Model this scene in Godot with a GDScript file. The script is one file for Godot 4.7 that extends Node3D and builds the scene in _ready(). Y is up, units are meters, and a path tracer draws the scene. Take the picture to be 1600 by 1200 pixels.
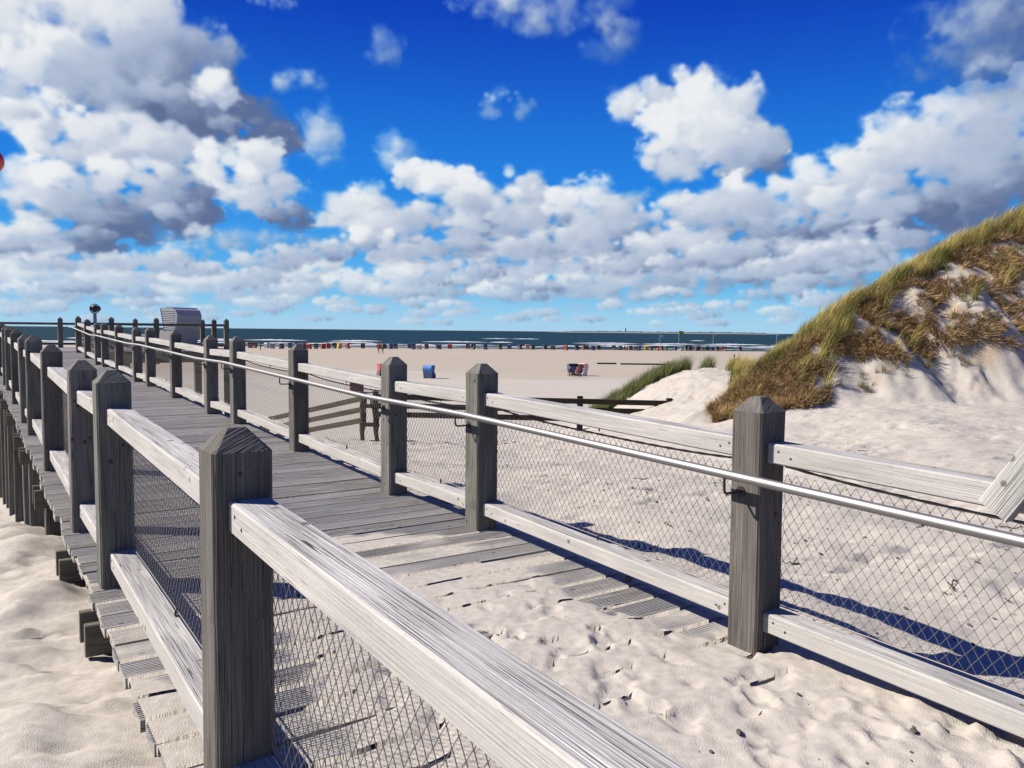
extends Node3D

# ---------------------------------------------------------------- frame of the place
# Heights in the tables are metres relative to the eye; CY lifts them so that the beach lies near y = 0.
const CY := 5.8
const PSI := 0.5982                      # heading of the boardwalk, left of -Z
const EXPO := 2.05
const PITCH := 0.185                     # plank to plank
const SX := -0.5632                      # boardwalk direction (x, z)
const SZ := -0.8263
const ST := [-0.10, 2.142, 4.388, 5.707, 7.934, 10.172, 11.522, 13.79, 15.995, 17.40, 19.70, 21.90, 23.18, 25.38, 27.53]
const DS := [-3.0, -0.10, 2.142, 4.388, 5.707, 10.172, 11.522, 15.995, 17.40, 21.90, 23.18, 27.53, 40.0]
const DH := [-1.50, -1.420, -1.365, -1.310, -1.310, -1.197, -1.197, -1.098, -1.094, -0.988, -0.985, -0.79, -0.76]
const POST := 0.16
const SHOULDER := 1.032

var rng := RandomNumberGenerator.new()
var n_lump := FastNoiseLite.new()
var n_fine := FastNoiseLite.new()
var n_wide := FastNoiseLite.new()
var n_gully := FastNoiseLite.new()
var M := {}
var taken := {}
var t0 := 0
var tracks := []

class MB:
	var v := PackedVector3Array()
	var n := PackedVector3Array()
	var uv := PackedVector2Array()
	var col := PackedColorArray()
	var tint := Color(1, 1, 1)
	var colored := false
	func tri(a: Vector3, b: Vector3, c: Vector3, na: Vector3, nb: Vector3, nc: Vector3, ua := Vector2(), ub := Vector2(), uc := Vector2()) -> void:
		var g := (b - a).cross(c - a)
		if g.dot(na + nb + nc) > 0.0:
			v.append(a); v.append(c); v.append(b)
			n.append(na); n.append(nc); n.append(nb)
			uv.append(ua); uv.append(uc); uv.append(ub)
		else:
			v.append(a); v.append(b); v.append(c)
			n.append(na); n.append(nb); n.append(nc)
			uv.append(ua); uv.append(ub); uv.append(uc)
		if colored:
			for k in 3:
				col.append(tint)
	func quad(a: Vector3, b: Vector3, c: Vector3, d: Vector3, nm: Vector3, ua := Vector2(), ub := Vector2(), uc := Vector2(), ud := Vector2()) -> void:
		tri(a, b, c, nm, nm, nm, ua, ub, uc)
		tri(a, c, d, nm, nm, nm, ua, uc, ud)
	func flat_quad(a: Vector3, b: Vector3, c: Vector3, d: Vector3, away: Vector3) -> void:
		var g := (b - a).cross(c - a).normalized()
		if g.dot((a + b + c + d) / 4.0 - away) < 0.0:
			g = -g
		quad(a, b, c, d, g)
	# a section (closed polygon in y,z) swept along x from x0 to x1
	func prism(sec: PackedVector2Array, x0: float, x1: float, tf: Transform3D, uo := Vector2(), caps := true, us := 2.5, vs := 0.5) -> void:
		var m := sec.size()
		var mid := Vector2()
		for p in sec:
			mid += p / m
		var run := 0.0
		for i in m:
			var p := sec[i]
			var q := sec[(i + 1) % m]
			var e := q - p
			var nm2 := Vector2(e.y, -e.x).normalized()
			if nm2.dot((p + q) * 0.5 - mid) < 0.0 and m <= 8:
				nm2 = -nm2
			var nm := (tf.basis * Vector3(0, nm2.x, nm2.y)).normalized()
			var v0 := run / vs + uo.y
			run += e.length()
			var v1 := run / vs + uo.y
			quad(tf * Vector3(x0, p.x, p.y), tf * Vector3(x1, p.x, p.y), tf * Vector3(x1, q.x, q.y), tf * Vector3(x0, q.x, q.y), nm,
				Vector2(x0 / us + uo.x, v0), Vector2(x1 / us + uo.x, v0), Vector2(x1 / us + uo.x, v1), Vector2(x0 / us + uo.x, v1))
		if caps:
			for s in 2:
				var x := x0 if s == 0 else x1
				var nm := (tf.basis * Vector3(-1 if s == 0 else 1, 0, 0)).normalized()
				for i in m:
					var p := sec[i]
					var q := sec[(i + 1) % m]
					tri(tf * Vector3(x, mid.x, mid.y), tf * Vector3(x, p.x, p.y), tf * Vector3(x, q.x, q.y), nm, nm, nm,
						Vector2(uo.x, mid.y / vs), Vector2(uo.x + (p.x - mid.x) / 8.0, p.y / vs), Vector2(uo.x + (q.x - mid.x) / 8.0, q.y / vs))
	# tapered tube through points
	func tube(pts: PackedVector3Array, radii: PackedFloat32Array, sides := 6, caps := true) -> void:
		var m := pts.size()
		var up := Vector3(0.13, 0.97, 0.21).normalized()
		var rings := []
		var norms := []
		for i in m:
			var d := (pts[mini(i + 1, m - 1)] - pts[maxi(i - 1, 0)]).normalized()
			var a := d.cross(up)
			if a.length() < 0.15:
				a = d.cross(Vector3(1, 0, 0))
			a = a.normalized()
			var b := d.cross(a)
			var ring := PackedVector3Array()
			var nr := PackedVector3Array()
			for k in sides:
				var t := TAU * k / sides
				var o := a * cos(t) + b * sin(t)
				nr.append(o)
				ring.append(pts[i] + o * radii[mini(i, radii.size() - 1)])
			rings.append(ring)
			norms.append(nr)
		for i in m - 1:
			for k in sides:
				var k2 := (k + 1) % sides
				tri(rings[i][k], rings[i + 1][k], rings[i + 1][k2], norms[i][k], norms[i + 1][k], norms[i + 1][k2], Vector2(i, float(k) / sides), Vector2(i + 1, float(k) / sides), Vector2(i + 1, float(k + 1) / sides))
				tri(rings[i][k], rings[i + 1][k2], rings[i][k2], norms[i][k], norms[i + 1][k2], norms[i][k2], Vector2(i, float(k) / sides), Vector2(i + 1, float(k + 1) / sides), Vector2(i, float(k + 1) / sides))
		if caps:
			for e in 2:
				var i := 0 if e == 0 else m - 1
				var d := (pts[0] - pts[1]).normalized() if e == 0 else (pts[m - 1] - pts[m - 2]).normalized()
				for k in sides:
					tri(pts[i], rings[i][k], rings[i][(k + 1) % sides], d, d, d)
	func ball(c: Vector3, r: Vector3, seg := 10, rows := 7) -> void:
		for i in rows:
			for k in seg:
				var p := []
				for q in [[i, k], [i + 1, k], [i + 1, k + 1], [i, k + 1]]:
					var th: float = PI * q[0] / rows
					var ph: float = TAU * q[1] / seg
					p.append(Vector3(sin(th) * cos(ph), cos(th), sin(th) * sin(ph)))
				var w := []
				for o in p:
					w.append(c + o * r)
				tri(w[0], w[1], w[2], p[0], p[1], p[2])
				tri(w[0], w[2], w[3], p[0], p[2], p[3])
	func mesh(mat: Material = null) -> ArrayMesh:
		var a := []
		a.resize(Mesh.ARRAY_MAX)
		a[Mesh.ARRAY_VERTEX] = v
		a[Mesh.ARRAY_NORMAL] = n
		a[Mesh.ARRAY_TEX_UV] = uv
		if colored:
			a[Mesh.ARRAY_COLOR] = col
		var m := ArrayMesh.new()
		m.add_surface_from_arrays(Mesh.PRIMITIVE_TRIANGLES, a)
		if mat:
			m.surface_set_material(0, mat)
		return m

# ---------------------------------------------------------------- small helpers
func interp(x: float, xs: Array, ys: Array) -> float:
	if x <= xs[0]:
		return ys[0]
	for i in range(1, xs.size()):
		if x <= xs[i]:
			return lerpf(ys[i - 1], ys[i], (x - xs[i - 1]) / (xs[i] - xs[i - 1]))
	return ys[-1]

func deck(s: float) -> float:
	return interp(s, DS, DH)

func slope(s: float) -> float:
	return atan((deck(s + 0.05) - deck(s - 0.05)) / 0.1)

func at(s: float, l: float, h: float) -> Vector3:      # boardwalk coordinates to the world
	return Vector3(SX * s - SZ * l, CY + h, SZ * s + SX * l)

func numbered(called: String) -> String:
	var k: int = taken.get(called, 0)
	taken[called] = k + 1
	return called if k == 0 else "%s_%03d" % [called, k]

func tag(o: Node, label := "", category := "", group := "", kind := "") -> Node:
	if label: o.set_meta("label", label)
	if category: o.set_meta("category", category)
	if group: o.set_meta("group", group)
	if kind: o.set_meta("kind", kind)
	return o

func base(called: String, where: Vector3, turn := 0.0) -> Node3D:
	var o := Node3D.new()
	o.name = numbered(called)
	add_child(o)
	o.position = where
	o.rotation.y = turn
	return o

func put(mesh: Mesh, called: String, mat: Material, parent: Node = null, tf := Transform3D()) -> MeshInstance3D:
	var o := MeshInstance3D.new()
	o.mesh = mesh
	if mat:
		o.material_override = null
		o.set_surface_override_material(0, mat)
	o.transform = tf
	if parent == null:
		o.name = numbered(called)
		add_child(o)
	else:
		o.name = called
		parent.add_child(o, true)
	return o

func rect_section(h: float, w: float, bev: float) -> PackedVector2Array:
	var a := h / 2
	var b := w / 2
	return PackedVector2Array([Vector2(-a + bev, -b), Vector2(a - bev, -b), Vector2(a, -b + bev), Vector2(a, b - bev), Vector2(a - bev, b), Vector2(-a + bev, b), Vector2(-a, b - bev), Vector2(-a, -b + bev)])

func beam_mesh(length: float, h: float, w: float, bev := 0.006, uo := Vector2(-1, -1)) -> ArrayMesh:
	var b := MB.new()
	if uo.x < 0:
		uo = Vector2(rng.randf(), rng.randf())
	b.prism(rect_section(h, w, bev), -length / 2, length / 2, Transform3D(), uo)
	return b.mesh()

func rail_mesh(length: float) -> ArrayMesh:        # bleached sides, worn and split upper face
	var sec := rect_section(0.085, 0.112, 0.006)
	var m := ArrayMesh.new()
	var uo := Vector2(rng.randf(), rng.randf())
	for part in 2:
		var b := MB.new()
		for i in 8:
			var up := i == 2
			if up != (part == 1):
				continue
			var p := sec[i]
			var q := sec[(i + 1) % 8]
			var nm := Vector3(0, q.y - p.y, -(q.x - p.x)).normalized()
			if nm.dot(Vector3(0, p.x + q.x, p.y + q.y)) < 0.0:
				nm = -nm
			var v0 := i * 0.13 + uo.y
			var v1 := v0 + (q - p).length() / 0.5
			var n := maxi(2, int(length / 0.25))
			for k in n:
				var x0 := -length / 2 + length * k / n
				var x1 := -length / 2 + length * (k + 1) / n
				b.quad(Vector3(x0, p.x, p.y), Vector3(x1, p.x, p.y), Vector3(x1, q.x, q.y), Vector3(x0, q.x, q.y), nm, Vector2(x0 / 2.5 + uo.x, v0), Vector2(x1 / 2.5 + uo.x, v0), Vector2(x1 / 2.5 + uo.x, v1), Vector2(x0 / 2.5 + uo.x, v1))
		if part == 0:
			for s in [-1.0, 1.0]:
				for i in 8:
					b.tri(Vector3(s * length / 2, 0, 0), Vector3(s * length / 2, sec[i].x, sec[i].y), Vector3(s * length / 2, sec[(i + 1) % 8].x, sec[(i + 1) % 8].y), Vector3(s, 0, 0), Vector3(s, 0, 0), Vector3(s, 0, 0), uo, uo + Vector2(0.02, sec[i].y), uo + Vector2(0.02, sec[(i + 1) % 8].y))
		var a := []
		a.resize(Mesh.ARRAY_MAX)
		a[Mesh.ARRAY_VERTEX] = b.v
		a[Mesh.ARRAY_NORMAL] = b.n
		a[Mesh.ARRAY_TEX_UV] = b.uv
		m.add_surface_from_arrays(Mesh.PRIMITIVE_TRIANGLES, a)
		m.surface_set_material(part, M.railtop if part == 1 else M.rail)
	return m

func span(a: Vector3, b: Vector3, roll := 0.0) -> Transform3D:      # x axis from a to b, centred
	var x := (b - a).normalized()
	var z := x.cross(Vector3.UP)
	z = Vector3(0, 0, 1) if z.length() < 0.01 else z.normalized()
	var y := z.cross(x)
	return Transform3D(Basis(x, y, z).rotated(x, roll), (a + b) / 2)

# ---------------------------------------------------------------- materials
func seamless(seed_: int, freq: float, w: int, h: int, octaves := 4, type := FastNoiseLite.TYPE_SIMPLEX_SMOOTH, fractal := FastNoiseLite.FRACTAL_FBM) -> Image:
	var f := FastNoiseLite.new()
	f.seed = seed_
	f.noise_type = type
	f.frequency = freq
	f.fractal_type = fractal
	f.fractal_octaves = octaves
	return f.get_seamless_image(w, h, false, false, 0.12)

func stretched(img: Image, w: int, h: int) -> PackedByteArray:
	img.convert(Image.FORMAT_L8)
	img.resize(w, h, Image.INTERPOLATE_CUBIC)
	return img.get_data()

func wood_images(seed_: int, dark: Color, light: Color, crack: Color, contrast: float, crack_amount: float) -> Array:
	var w := 1024
	var h := 512
	var fine := stretched(seamless(seed_, 0.2, 30, 512, 3), w, h)
	var mid := stretched(seamless(seed_ + 1, 0.035, 64, 512, 3), w, h)
	var blot := stretched(seamless(seed_ + 2, 0.012, 256, 256, 4), w, h)
	var cr := stretched(seamless(seed_ + 3, 0.055, 30, 512, 2, FastNoiseLite.TYPE_SIMPLEX_SMOOTH, FastNoiseLite.FRACTAL_RIDGED), w, h)
	var speck := stretched(seamless(seed_ + 4, 0.2, 512, 512, 2), w, h)
	var out := PackedByteArray()
	out.resize(w * h * 3)
	var hb := PackedByteArray()
	hb.resize(w * h)
	for i in w * h:
		var g := (fine[i] - 128) / 128.0
		var m := (mid[i] - 128) / 128.0
		var b := (blot[i] - 128) / 128.0
		var t := clampf(0.55 + contrast * (g * 0.95 + m * 0.28 + b * 0.45) + (speck[i] - 128) / 128.0 * 0.10, 0.0, 1.0)
		var c := dark.lerp(light, t)
		var k := smoothstep(1.0 - crack_amount, 1.0 - crack_amount * 0.45, cr[i] / 255.0)
		c = c.lerp(crack, k * 0.9)
		out[i * 3] = int(clampf(c.r, 0, 1) * 255)
		out[i * 3 + 1] = int(clampf(c.g, 0, 1) * 255)
		out[i * 3 + 2] = int(clampf(c.b, 0, 1) * 255)
		hb[i] = int(clampf(0.62 + g * 0.22 + m * 0.12 - k * 0.6, 0, 1) * 255)
	# knots: dark ringed ovals lying along the grain
	var r := RandomNumberGenerator.new()
	r.seed = seed_ * 7
	for k in 16:
		var cx := r.randi_range(20, w - 20)
		var cy := r.randi_range(30, h - 30)
		var ra := r.randf_range(6.0, 13.0)
		for y in range(-24, 25):
			for x in range(-16, 17):
				var q := sqrt(x * x * 5.5 + y * y * 1.0) / ra
				if q < 1.25 and cx + x >= 0 and cx + x < w and cy + y >= 0 and cy + y < h:
					var i := (cy + y) * w + cx + x
					var f := (0.45 + 0.25 * sin(q * 14.0)) * smoothstep(1.25, 0.8, q)
					for ch in 3:
						out[i * 3 + ch] = int(out[i * 3 + ch] * (1.0 - f * [0.75, 0.85, 0.95][ch]))
	return [ImageTexture.create_from_image(Image.create_from_data(w, h, false, Image.FORMAT_RGB8, out)), ImageTexture.create_from_image(Image.create_from_data(w, h, false, Image.FORMAT_L8, hb))]

func wood(images: Array, tint: Color, relief: float, rough := 0.85) -> StandardMaterial3D:
	var m := StandardMaterial3D.new()
	m.albedo_texture = images[0]
	m.albedo_color = tint
	m.roughness = rough
	m.metallic_specular = 0.3
	m.heightmap_enabled = true
	m.heightmap_texture = images[1]
	m.heightmap_scale = relief
	return m

func plain(c: Color, rough := 0.8, metal := 0.0, spec := 0.5) -> StandardMaterial3D:   # c in linear values
	var m := StandardMaterial3D.new()
	m.albedo_color = c.linear_to_srgb()
	m.roughness = rough
	m.metallic = metal
	m.metallic_specular = spec
	return m

func make_materials() -> void:
	var a := wood_images(11, Color(0.50, 0.50, 0.50), Color(0.80, 0.79, 0.775), Color(0.40, 0.39, 0.38), 0.27, 0.06)
	M.rail = wood(a, Color(0.90, 0.895, 0.89), 0.18)
	var b := wood_images(23, Color(0.31, 0.305, 0.295), Color(0.60, 0.59, 0.57), Color(0.12, 0.11, 0.10), 0.42, 0.12)
	M.post = [wood(b, Color(0.80, 0.80, 0.80), 0.5), wood(b, Color(0.72, 0.71, 0.70), 0.5), wood(b, Color(0.77, 0.785, 0.77), 0.5)]
	M.plank = [wood(b, Color(1.12, 1.12, 1.12), 0.3), wood(a, Color(0.78, 0.78, 0.785), 0.3), wood(a, Color(0.87, 0.86, 0.85), 0.3)]
	M.railtop = wood(wood_images(37, Color(0.40, 0.40, 0.395), Color(0.72, 0.715, 0.705), Color(0.20, 0.20, 0.18), 0.45, 0.13), Color(1, 1, 1), 0.4)
	M.beam = wood(b, Color(0.8, 0.78, 0.74), 0.4)
	M.fence = wood(b, Color(0.52, 0.47, 0.4), 0.4)
	M.steel = plain(Color(0.25, 0.25, 0.25), 0.55, 1.0)
	M.iron = plain(Color(0.045, 0.042, 0.04), 0.55, 0.6)
	M.wire = plain(Color(0.15, 0.14, 0.125), 0.5, 0.6)
	M.rope = plain(Color(0.36, 0.29, 0.2), 0.9)
	# sand
	var grain := seamless(5, 0.16, 512, 512, 4)
	grain.convert(Image.FORMAT_L8)
	M.grain = ImageTexture.create_from_image(grain)
	var tone := seamless(6, 0.02, 512, 512, 5)
	tone.convert(Image.FORMAT_L8)
	var speck := seamless(7, 0.3, 512, 512, 2)
	speck.convert(Image.FORMAT_L8)
	var td := tone.get_data()
	var sd := speck.get_data()
	var rgb := PackedByteArray()
	rgb.resize(512 * 512 * 3)
	for i in 512 * 512:
		var k := 0.93 + (td[i] - 128) / 128.0 * 0.07 + (sd[i] - 128) / 128.0 * 0.07
		if sd[i] < 44:
			k -= 0.25
		rgb[i * 3] = int(clampf(k, 0, 1) * 255)
		rgb[i * 3 + 1] = int(clampf(k * 0.995, 0, 1) * 255)
		rgb[i * 3 + 2] = int(clampf(k * 0.985, 0, 1) * 255)
	M.sandtex = ImageTexture.create_from_image(Image.create_from_data(512, 512, false, Image.FORMAT_RGB8, rgb))
	var m := StandardMaterial3D.new()
	m.vertex_color_use_as_albedo = true
	m.albedo_texture = M.sandtex
	m.heightmap_enabled = true
	m.heightmap_texture = M.grain
	m.heightmap_scale = 0.25
	m.uv1_triplanar = true
	m.uv1_world_triplanar = true
	m.uv1_scale = Vector3(1.7, 1.7, 1.7)
	m.roughness = 0.95
	m.metallic_specular = 0.2
	M.sand = m
	# sea
	var sea := plain(Color(0.009, 0.038, 0.046), 0.5, 0.0, 0.12)
	var wv := seamless(9, 0.03, 512, 512, 5)
	wv.convert(Image.FORMAT_L8)
	sea.heightmap_enabled = true
	sea.heightmap_texture = ImageTexture.create_from_image(wv)
	sea.heightmap_scale = 60.0
	sea.uv1_triplanar = true
	sea.uv1_world_triplanar = true
	sea.uv1_scale = Vector3(0.03, 0.03, 0.012)
	var wd := wv.get_data()
	var wc := PackedByteArray()
	wc.resize(512 * 512 * 3)
	for i in 512 * 512:
		var k := (wd[i] - 128) / 128.0
		wc[i * 3] = int(clampf(0.70 + k * 0.3, 0, 1) * 255)
		wc[i * 3 + 1] = int(clampf(0.80 + k * 0.28, 0, 1) * 255)
		wc[i * 3 + 2] = int(clampf(0.85 + k * 0.2, 0, 1) * 255)
	sea.albedo_texture = ImageTexture.create_from_image(Image.create_from_data(512, 512, false, Image.FORMAT_RGB8, wc))
	M.sea = sea
	M.foam = plain(Color(0.6, 0.62, 0.63), 0.8)
	var g := StandardMaterial3D.new()
	g.vertex_color_use_as_albedo = true
	g.roughness = 0.75
	g.metallic_specular = 0.3
	g.backlight_enabled = true
	g.backlight = Color(0.35, 0.35, 0.3)
	M.grass = g
	var vc := StandardMaterial3D.new()
	vc.vertex_color_use_as_albedo = true
	vc.roughness = 0.8
	M.tinted = vc

# ---------------------------------------------------------------- sky
func photo_dir(px: float, py: float) -> Vector3:         # where a photograph pixel points
	var x := (px - 800.0) / 1248.16
	var y := -(py - 600.0) / 1248.16
	var c := cos(0.0101)
	var s := sin(0.0101)
	var x1 := c * x - s * y
	var y2 := s * x + c * y
	c = cos(0.0662)
	s = sin(0.0662)
	return Vector3(x1, c * y2 - s, -s * y2 - c).normalized()

func cloud_list() -> Array:
	# az, el (degrees), half width, half height (degrees), strength, darkness
	var out := []
	var px := [
		[50, 50, 105, 75, 1.0, 0.1], [165, 40, 120, 70, 1.0, 0.15], [250, 60, 80, 65, 1.0, 0.3], [95, 120, 100, 50, 1.0, 0.1], [190, 130, 90, 60, 1.0, 0.55],
		[270, 150, 90, 62, 1.0, 0.9], [330, 195, 95, 45, 1.0, 1.0], [400, 215, 70, 26, 0.9, 1.0], [230, 190, 80, 45, 1.0, 0.8], [340, 140, 26, 24, 0.9, 0.0],
		[90, 190, 70, 36, 1.0, 0.05], [170, 225, 105, 44, 1.0, 0.1], [255, 245, 70, 30, 1.0, 0.35], [380, 268, 62, 40, 1.0, 0.05], [415, 305, 62, 36, 1.0, 0.2], [445, 338, 44, 16, 0.9, 0.8],
		[60, 305, 75, 40, 1.0, 0.1], [130, 290, 55, 32, 1.0, 0.1], [150, 345, 70, 34, 1.0, 0.75], [135, 378, 60, 18, 0.9, 0.8], [250, 318, 75, 42, 1.0, 0.7], [215, 285, 60, 30, 1.0, 0.15], [290, 345, 40, 22, 0.9, 0.8],
		[15, 375, 60, 36, 1.0, 0.1], [60, 395, 40, 16, 0.8, 0.3],
		[60, 440, 110, 26, 0.95, 0.2], [190, 445, 80, 22, 0.9, 0.25], [370, 445, 120, 26, 0.95, 0.15], [480, 430, 60, 30, 0.95, 0.1],
		[560, 335, 66, 36, 1.0, 0.1], [620, 365, 66, 36, 1.0, 0.35], [620, 245, 22, 30, 0.79, 0.0], [645, 275, 36, 24, 0.95, 0.0], [705, 300, 58, 30, 1.0, 0.1], [780, 305, 75, 34, 1.0, 0.1],
		[840, 330, 70, 36, 1.0, 0.3], [710, 345, 80, 34, 1.0, 0.45], [790, 365, 110, 40, 1.0, 0.4], [925, 345, 80, 44, 1.0, 0.2], [985, 385, 62, 32, 1.0, 0.75], [870, 395, 110, 30, 1.0, 0.4], [650, 405, 70, 24, 0.9, 0.3],
		[1005, 165, 50, 30, 0.95, 0.1], [1078, 140, 34, 34, 0.9, 0.1], [1110, 190, 95, 50, 1.0, 0.1], [1085, 245, 100, 42, 1.0, 0.15], [1165, 245, 60, 36, 1.0, 0.45],
		[1570, 195, 110, 56, 1.0, 0.2], [1450, 235, 105, 50, 1.0, 0.2], [1380, 265, 70, 38, 1.0, 0.2], [1510, 275, 140, 52, 1.0, 0.5], [1560, 325, 150, 36, 1.0, 0.9], [1400, 345, 80, 24, 1.0, 0.9],
		[1295, 290, 66, 46, 1.0, 0.0], [1200, 320, 110, 36, 1.0, 0.15], [1100, 335, 100, 36, 1.0, 0.25], [1330, 335, 90, 34, 1.0, 0.3], [1260, 372, 130, 22, 1.0, 0.85], [1180, 400, 100, 18, 0.95, 0.7], [1390, 390, 90, 30, 0.95, 0.6],
		[1050, 395, 100, 34, 1.0, 0.25], [1150, 425, 120, 28, 0.95, 0.4], [950, 440, 130, 28, 0.95, 0.3], [760, 440, 140, 28, 0.95, 0.3], [620, 445, 110, 26, 0.95, 0.2], [1310, 425, 90, 24, 0.95, 0.5],
		[760, 8, 70, 16, 0.62, 0.2], [870, 18, 110, 34, 0.72, 0.3], [945, 50, 50, 34, 0.62, 0.3], [595, 75, 24, 26, 0.5, 0.2], [487, 126, 20, 14, 0.5, 0.1], [445, 128, 20, 14, 0.5, 0.1], [788, 168, 46, 22, 0.75, 0.1],
		[1585, 55, 60, 95, 0.72, 0.75], [1540, 125, 50, 22, 0.6, 0.5], [500, 215, 28, 38, 0.62, 0.1], [425, 2, 40, 10, 0.6, 0.1], [20, 172, 30, 12, 0.6, 0.2]]
	for p in px:
		var d := photo_dir(p[0], p[1])
		var k := 1.0 / 21.8 * (0.78 + 0.22 * absf(d.z))
		out.append([rad_to_deg(atan2(d.x, -d.z)), rad_to_deg(asin(d.y)), p[2] * k, p[3] * k, p[4], p[5]])
	# the same kind of sky goes on all round
	var r := RandomNumberGenerator.new()
	r.seed = 77
	for i in 75:
		var az := r.randf_range(38.0, 322.0)
		var el := 5.0 + 40.0 * pow(r.randf(), 1.6)
		var big := r.randf_range(1.8, 4.2)
		for k in 5:
			out.append([az + r.randfn() * big * 0.9, el + r.randfn() * big * 0.35, big * r.randf_range(0.5, 1.1), big * r.randf_range(0.3, 0.5), r.randf_range(0.85, 1.0), clampf(r.randfn() * 0.3 + 0.35, 0, 1)])
	# rows of small flat cumulus towards the horizon, all round
	for i in 760:
		var el := 0.5 + 5.4 * pow(r.randf(), 1.2)
		var ry := 0.16 + 0.10 * el * r.randf_range(0.7, 1.3)
		out.append([r.randf_range(-180.0, 180.0), el, ry * r.randf_range(2.5, 6.0), ry, r.randf_range(0.6, 0.9), r.randf_range(0.1, 0.55)])
	return out

func puff_list(blobs: Array) -> Array:
	# each cloud is heaped up from round puffs: az, el, radius, light from the sun side, opacity
	var out := []
	var r := RandomNumberGenerator.new()
	r.seed = 991
	for b in blobs:
		var rx: float = b[2]
		var ry: float = b[3]
		var thin: bool = b[4] < 0.8 and (ry > 0.55 or b[1] > 8.0)
		var n := int(clampf(15.0 * rx / ry, 16.0, 70.0))
		var mine := []
		for k in n:
			var u := r.randf_range(-1.0, 1.0)
			var v := r.randf_range(-0.75, 1.0)
			if u * u + v * v > 1.0:
				u *= 0.6
				v *= 0.6
			var out2 := u * u + v * v
			var rad: float = ry * lerpf(0.22, 0.85, pow(r.randf(), 1.2)) * (1.2 - 0.6 * out2)
			# sunlight comes from the left and above
			var lit: float = 0.64 - 0.18 * u + 0.24 * v - 0.66 * b[5] + r.randf_range(-0.05, 0.05)
			mine.append([b[0] + u * rx, b[1] + v * ry, rad, lit, (0.30 if thin else 0.85) * b[4]])
		mine.sort_custom(func(p, q): return p[3] < q[3])
		out.append_array(mine)
	return out

func sky_patch(puffs: Array, az0: float, el0: float, w: int, h: int, step: float) -> Image:
	# rows run upwards from el0; each cell is step degrees
	var alpha := PackedFloat32Array()
	var light := PackedFloat32Array()
	alpha.resize(w * h)
	light.resize(w * h)
	var f := FastNoiseLite.new()
	f.seed = 3
	f.frequency = 0.5
	f.fractal_octaves = 4
	f.fractal_gain = 0.55
	var rag := PackedFloat32Array()
	rag.resize(w * h)
	for j in h:
		var el := el0 + (j + 0.5) * step
		var y := 13.0 * log(maxf(el, 0.0) + 4.0) + 0.14 * el
		for i in w:
			var az := deg_to_rad(az0 + (i + 0.5) * step)
			rag[j * w + i] = f.get_noise_3d(sin(az) * 38.0, y, cos(az) * 38.0)
	for p in puffs:
		for turn in [-360.0, 0.0, 360.0]:
			var cx: float = (p[0] + turn - az0) / step
			var cy: float = (p[1] - el0) / step
			var rx: float = p[2] * 1.08 / step
			var ry: float = p[2] * 0.92 / step
			if cx + rx * 1.6 < 0 or cx - rx * 1.6 >= w or cy + ry * 1.6 < 0 or cy - ry * 1.6 >= h:
				continue
			rx = maxf(rx, 0.8)
			ry = maxf(ry, 0.8)
			for j in range(maxi(0, int(cy - ry * 1.5)), mini(h, int(cy + ry * 1.5) + 1)):
				for i in range(maxi(0, int(cx - rx * 1.5)), mini(w, int(cx + rx * 1.5) + 1)):
					var u := (i - cx) / rx
					var v := (j - cy) / ry
					var n := j * w + i
					var q := u * u + v * v
					if q > 2.2:
						continue
					q = sqrt(q) * (1.0 - 0.95 * rag[n])
					var a: float = p[4] * smoothstep(1.22, 0.28, q)
					if a > 0.004:
						var lit: float = p[3] + 0.10 * (v * 0.8 - u * 0.7) + 0.12 * rag[n]
						light[n] = lerpf(light[n], lit, a) if alpha[n] > 0.02 else lit
						alpha[n] = 1.0 - (1.0 - alpha[n]) * (1.0 - a)
	var out := PackedByteArray()
	out.resize(w * h * 3)
	for j in h:
		var el := el0 + (j + 0.5) * step
		var e := clampf(el / 26.0, 0.0, 1.0)
		# clear air, as the photograph shows it: pale cyan low down, deep blue high up
		var air := Color(0.46, 0.77, 0.94).lerp(Color(0.16, 0.53, 0.90), smoothstep(0.0, 0.42, e)).lerp(Color(0.05, 0.22, 0.70), smoothstep(0.3, 1.0, e))
		air = air.lerp(Color(0.12, 0.29, 0.68), smoothstep(26.0, 60.0, el))
		air = air.lerp(Color(0.72, 0.84, 0.93), smoothstep(4.0, 0.0, el) * 0.75)
		for i in w:
			var n := j * w + i
			var c := air
			if alpha[n] > 0.003:
				var lit := clampf(light[n], 0.0, 1.0)
				var cl := Color(0.38, 0.44, 0.59).lerp(Color(0.69, 0.74, 0.83), smoothstep(0.0, 0.42, lit)).lerp(Color(0.95, 0.953, 0.955), smoothstep(0.34, 0.88, lit))
				cl = cl.lerp(Color(0.74, 0.83, 0.91), smoothstep(6.0, 0.5, el) * 0.45)
				c = air.lerp(cl, alpha[n] * lerpf(0.98, 0.8, smoothstep(4.0, 0.0, el)))
			var l := c.srgb_to_linear() * (1.0 / EXPO)
			l = l.linear_to_srgb()
			out[((h - 1 - j) * w + i) * 3] = int(clampf(l.r, 0, 1) * 255)
			out[((h - 1 - j) * w + i) * 3 + 1] = int(clampf(l.g, 0, 1) * 255)
			out[((h - 1 - j) * w + i) * 3 + 2] = int(clampf(l.b, 0, 1) * 255)
	return Image.create_from_data(w, h, false, Image.FORMAT_RGB8, out)

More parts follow.
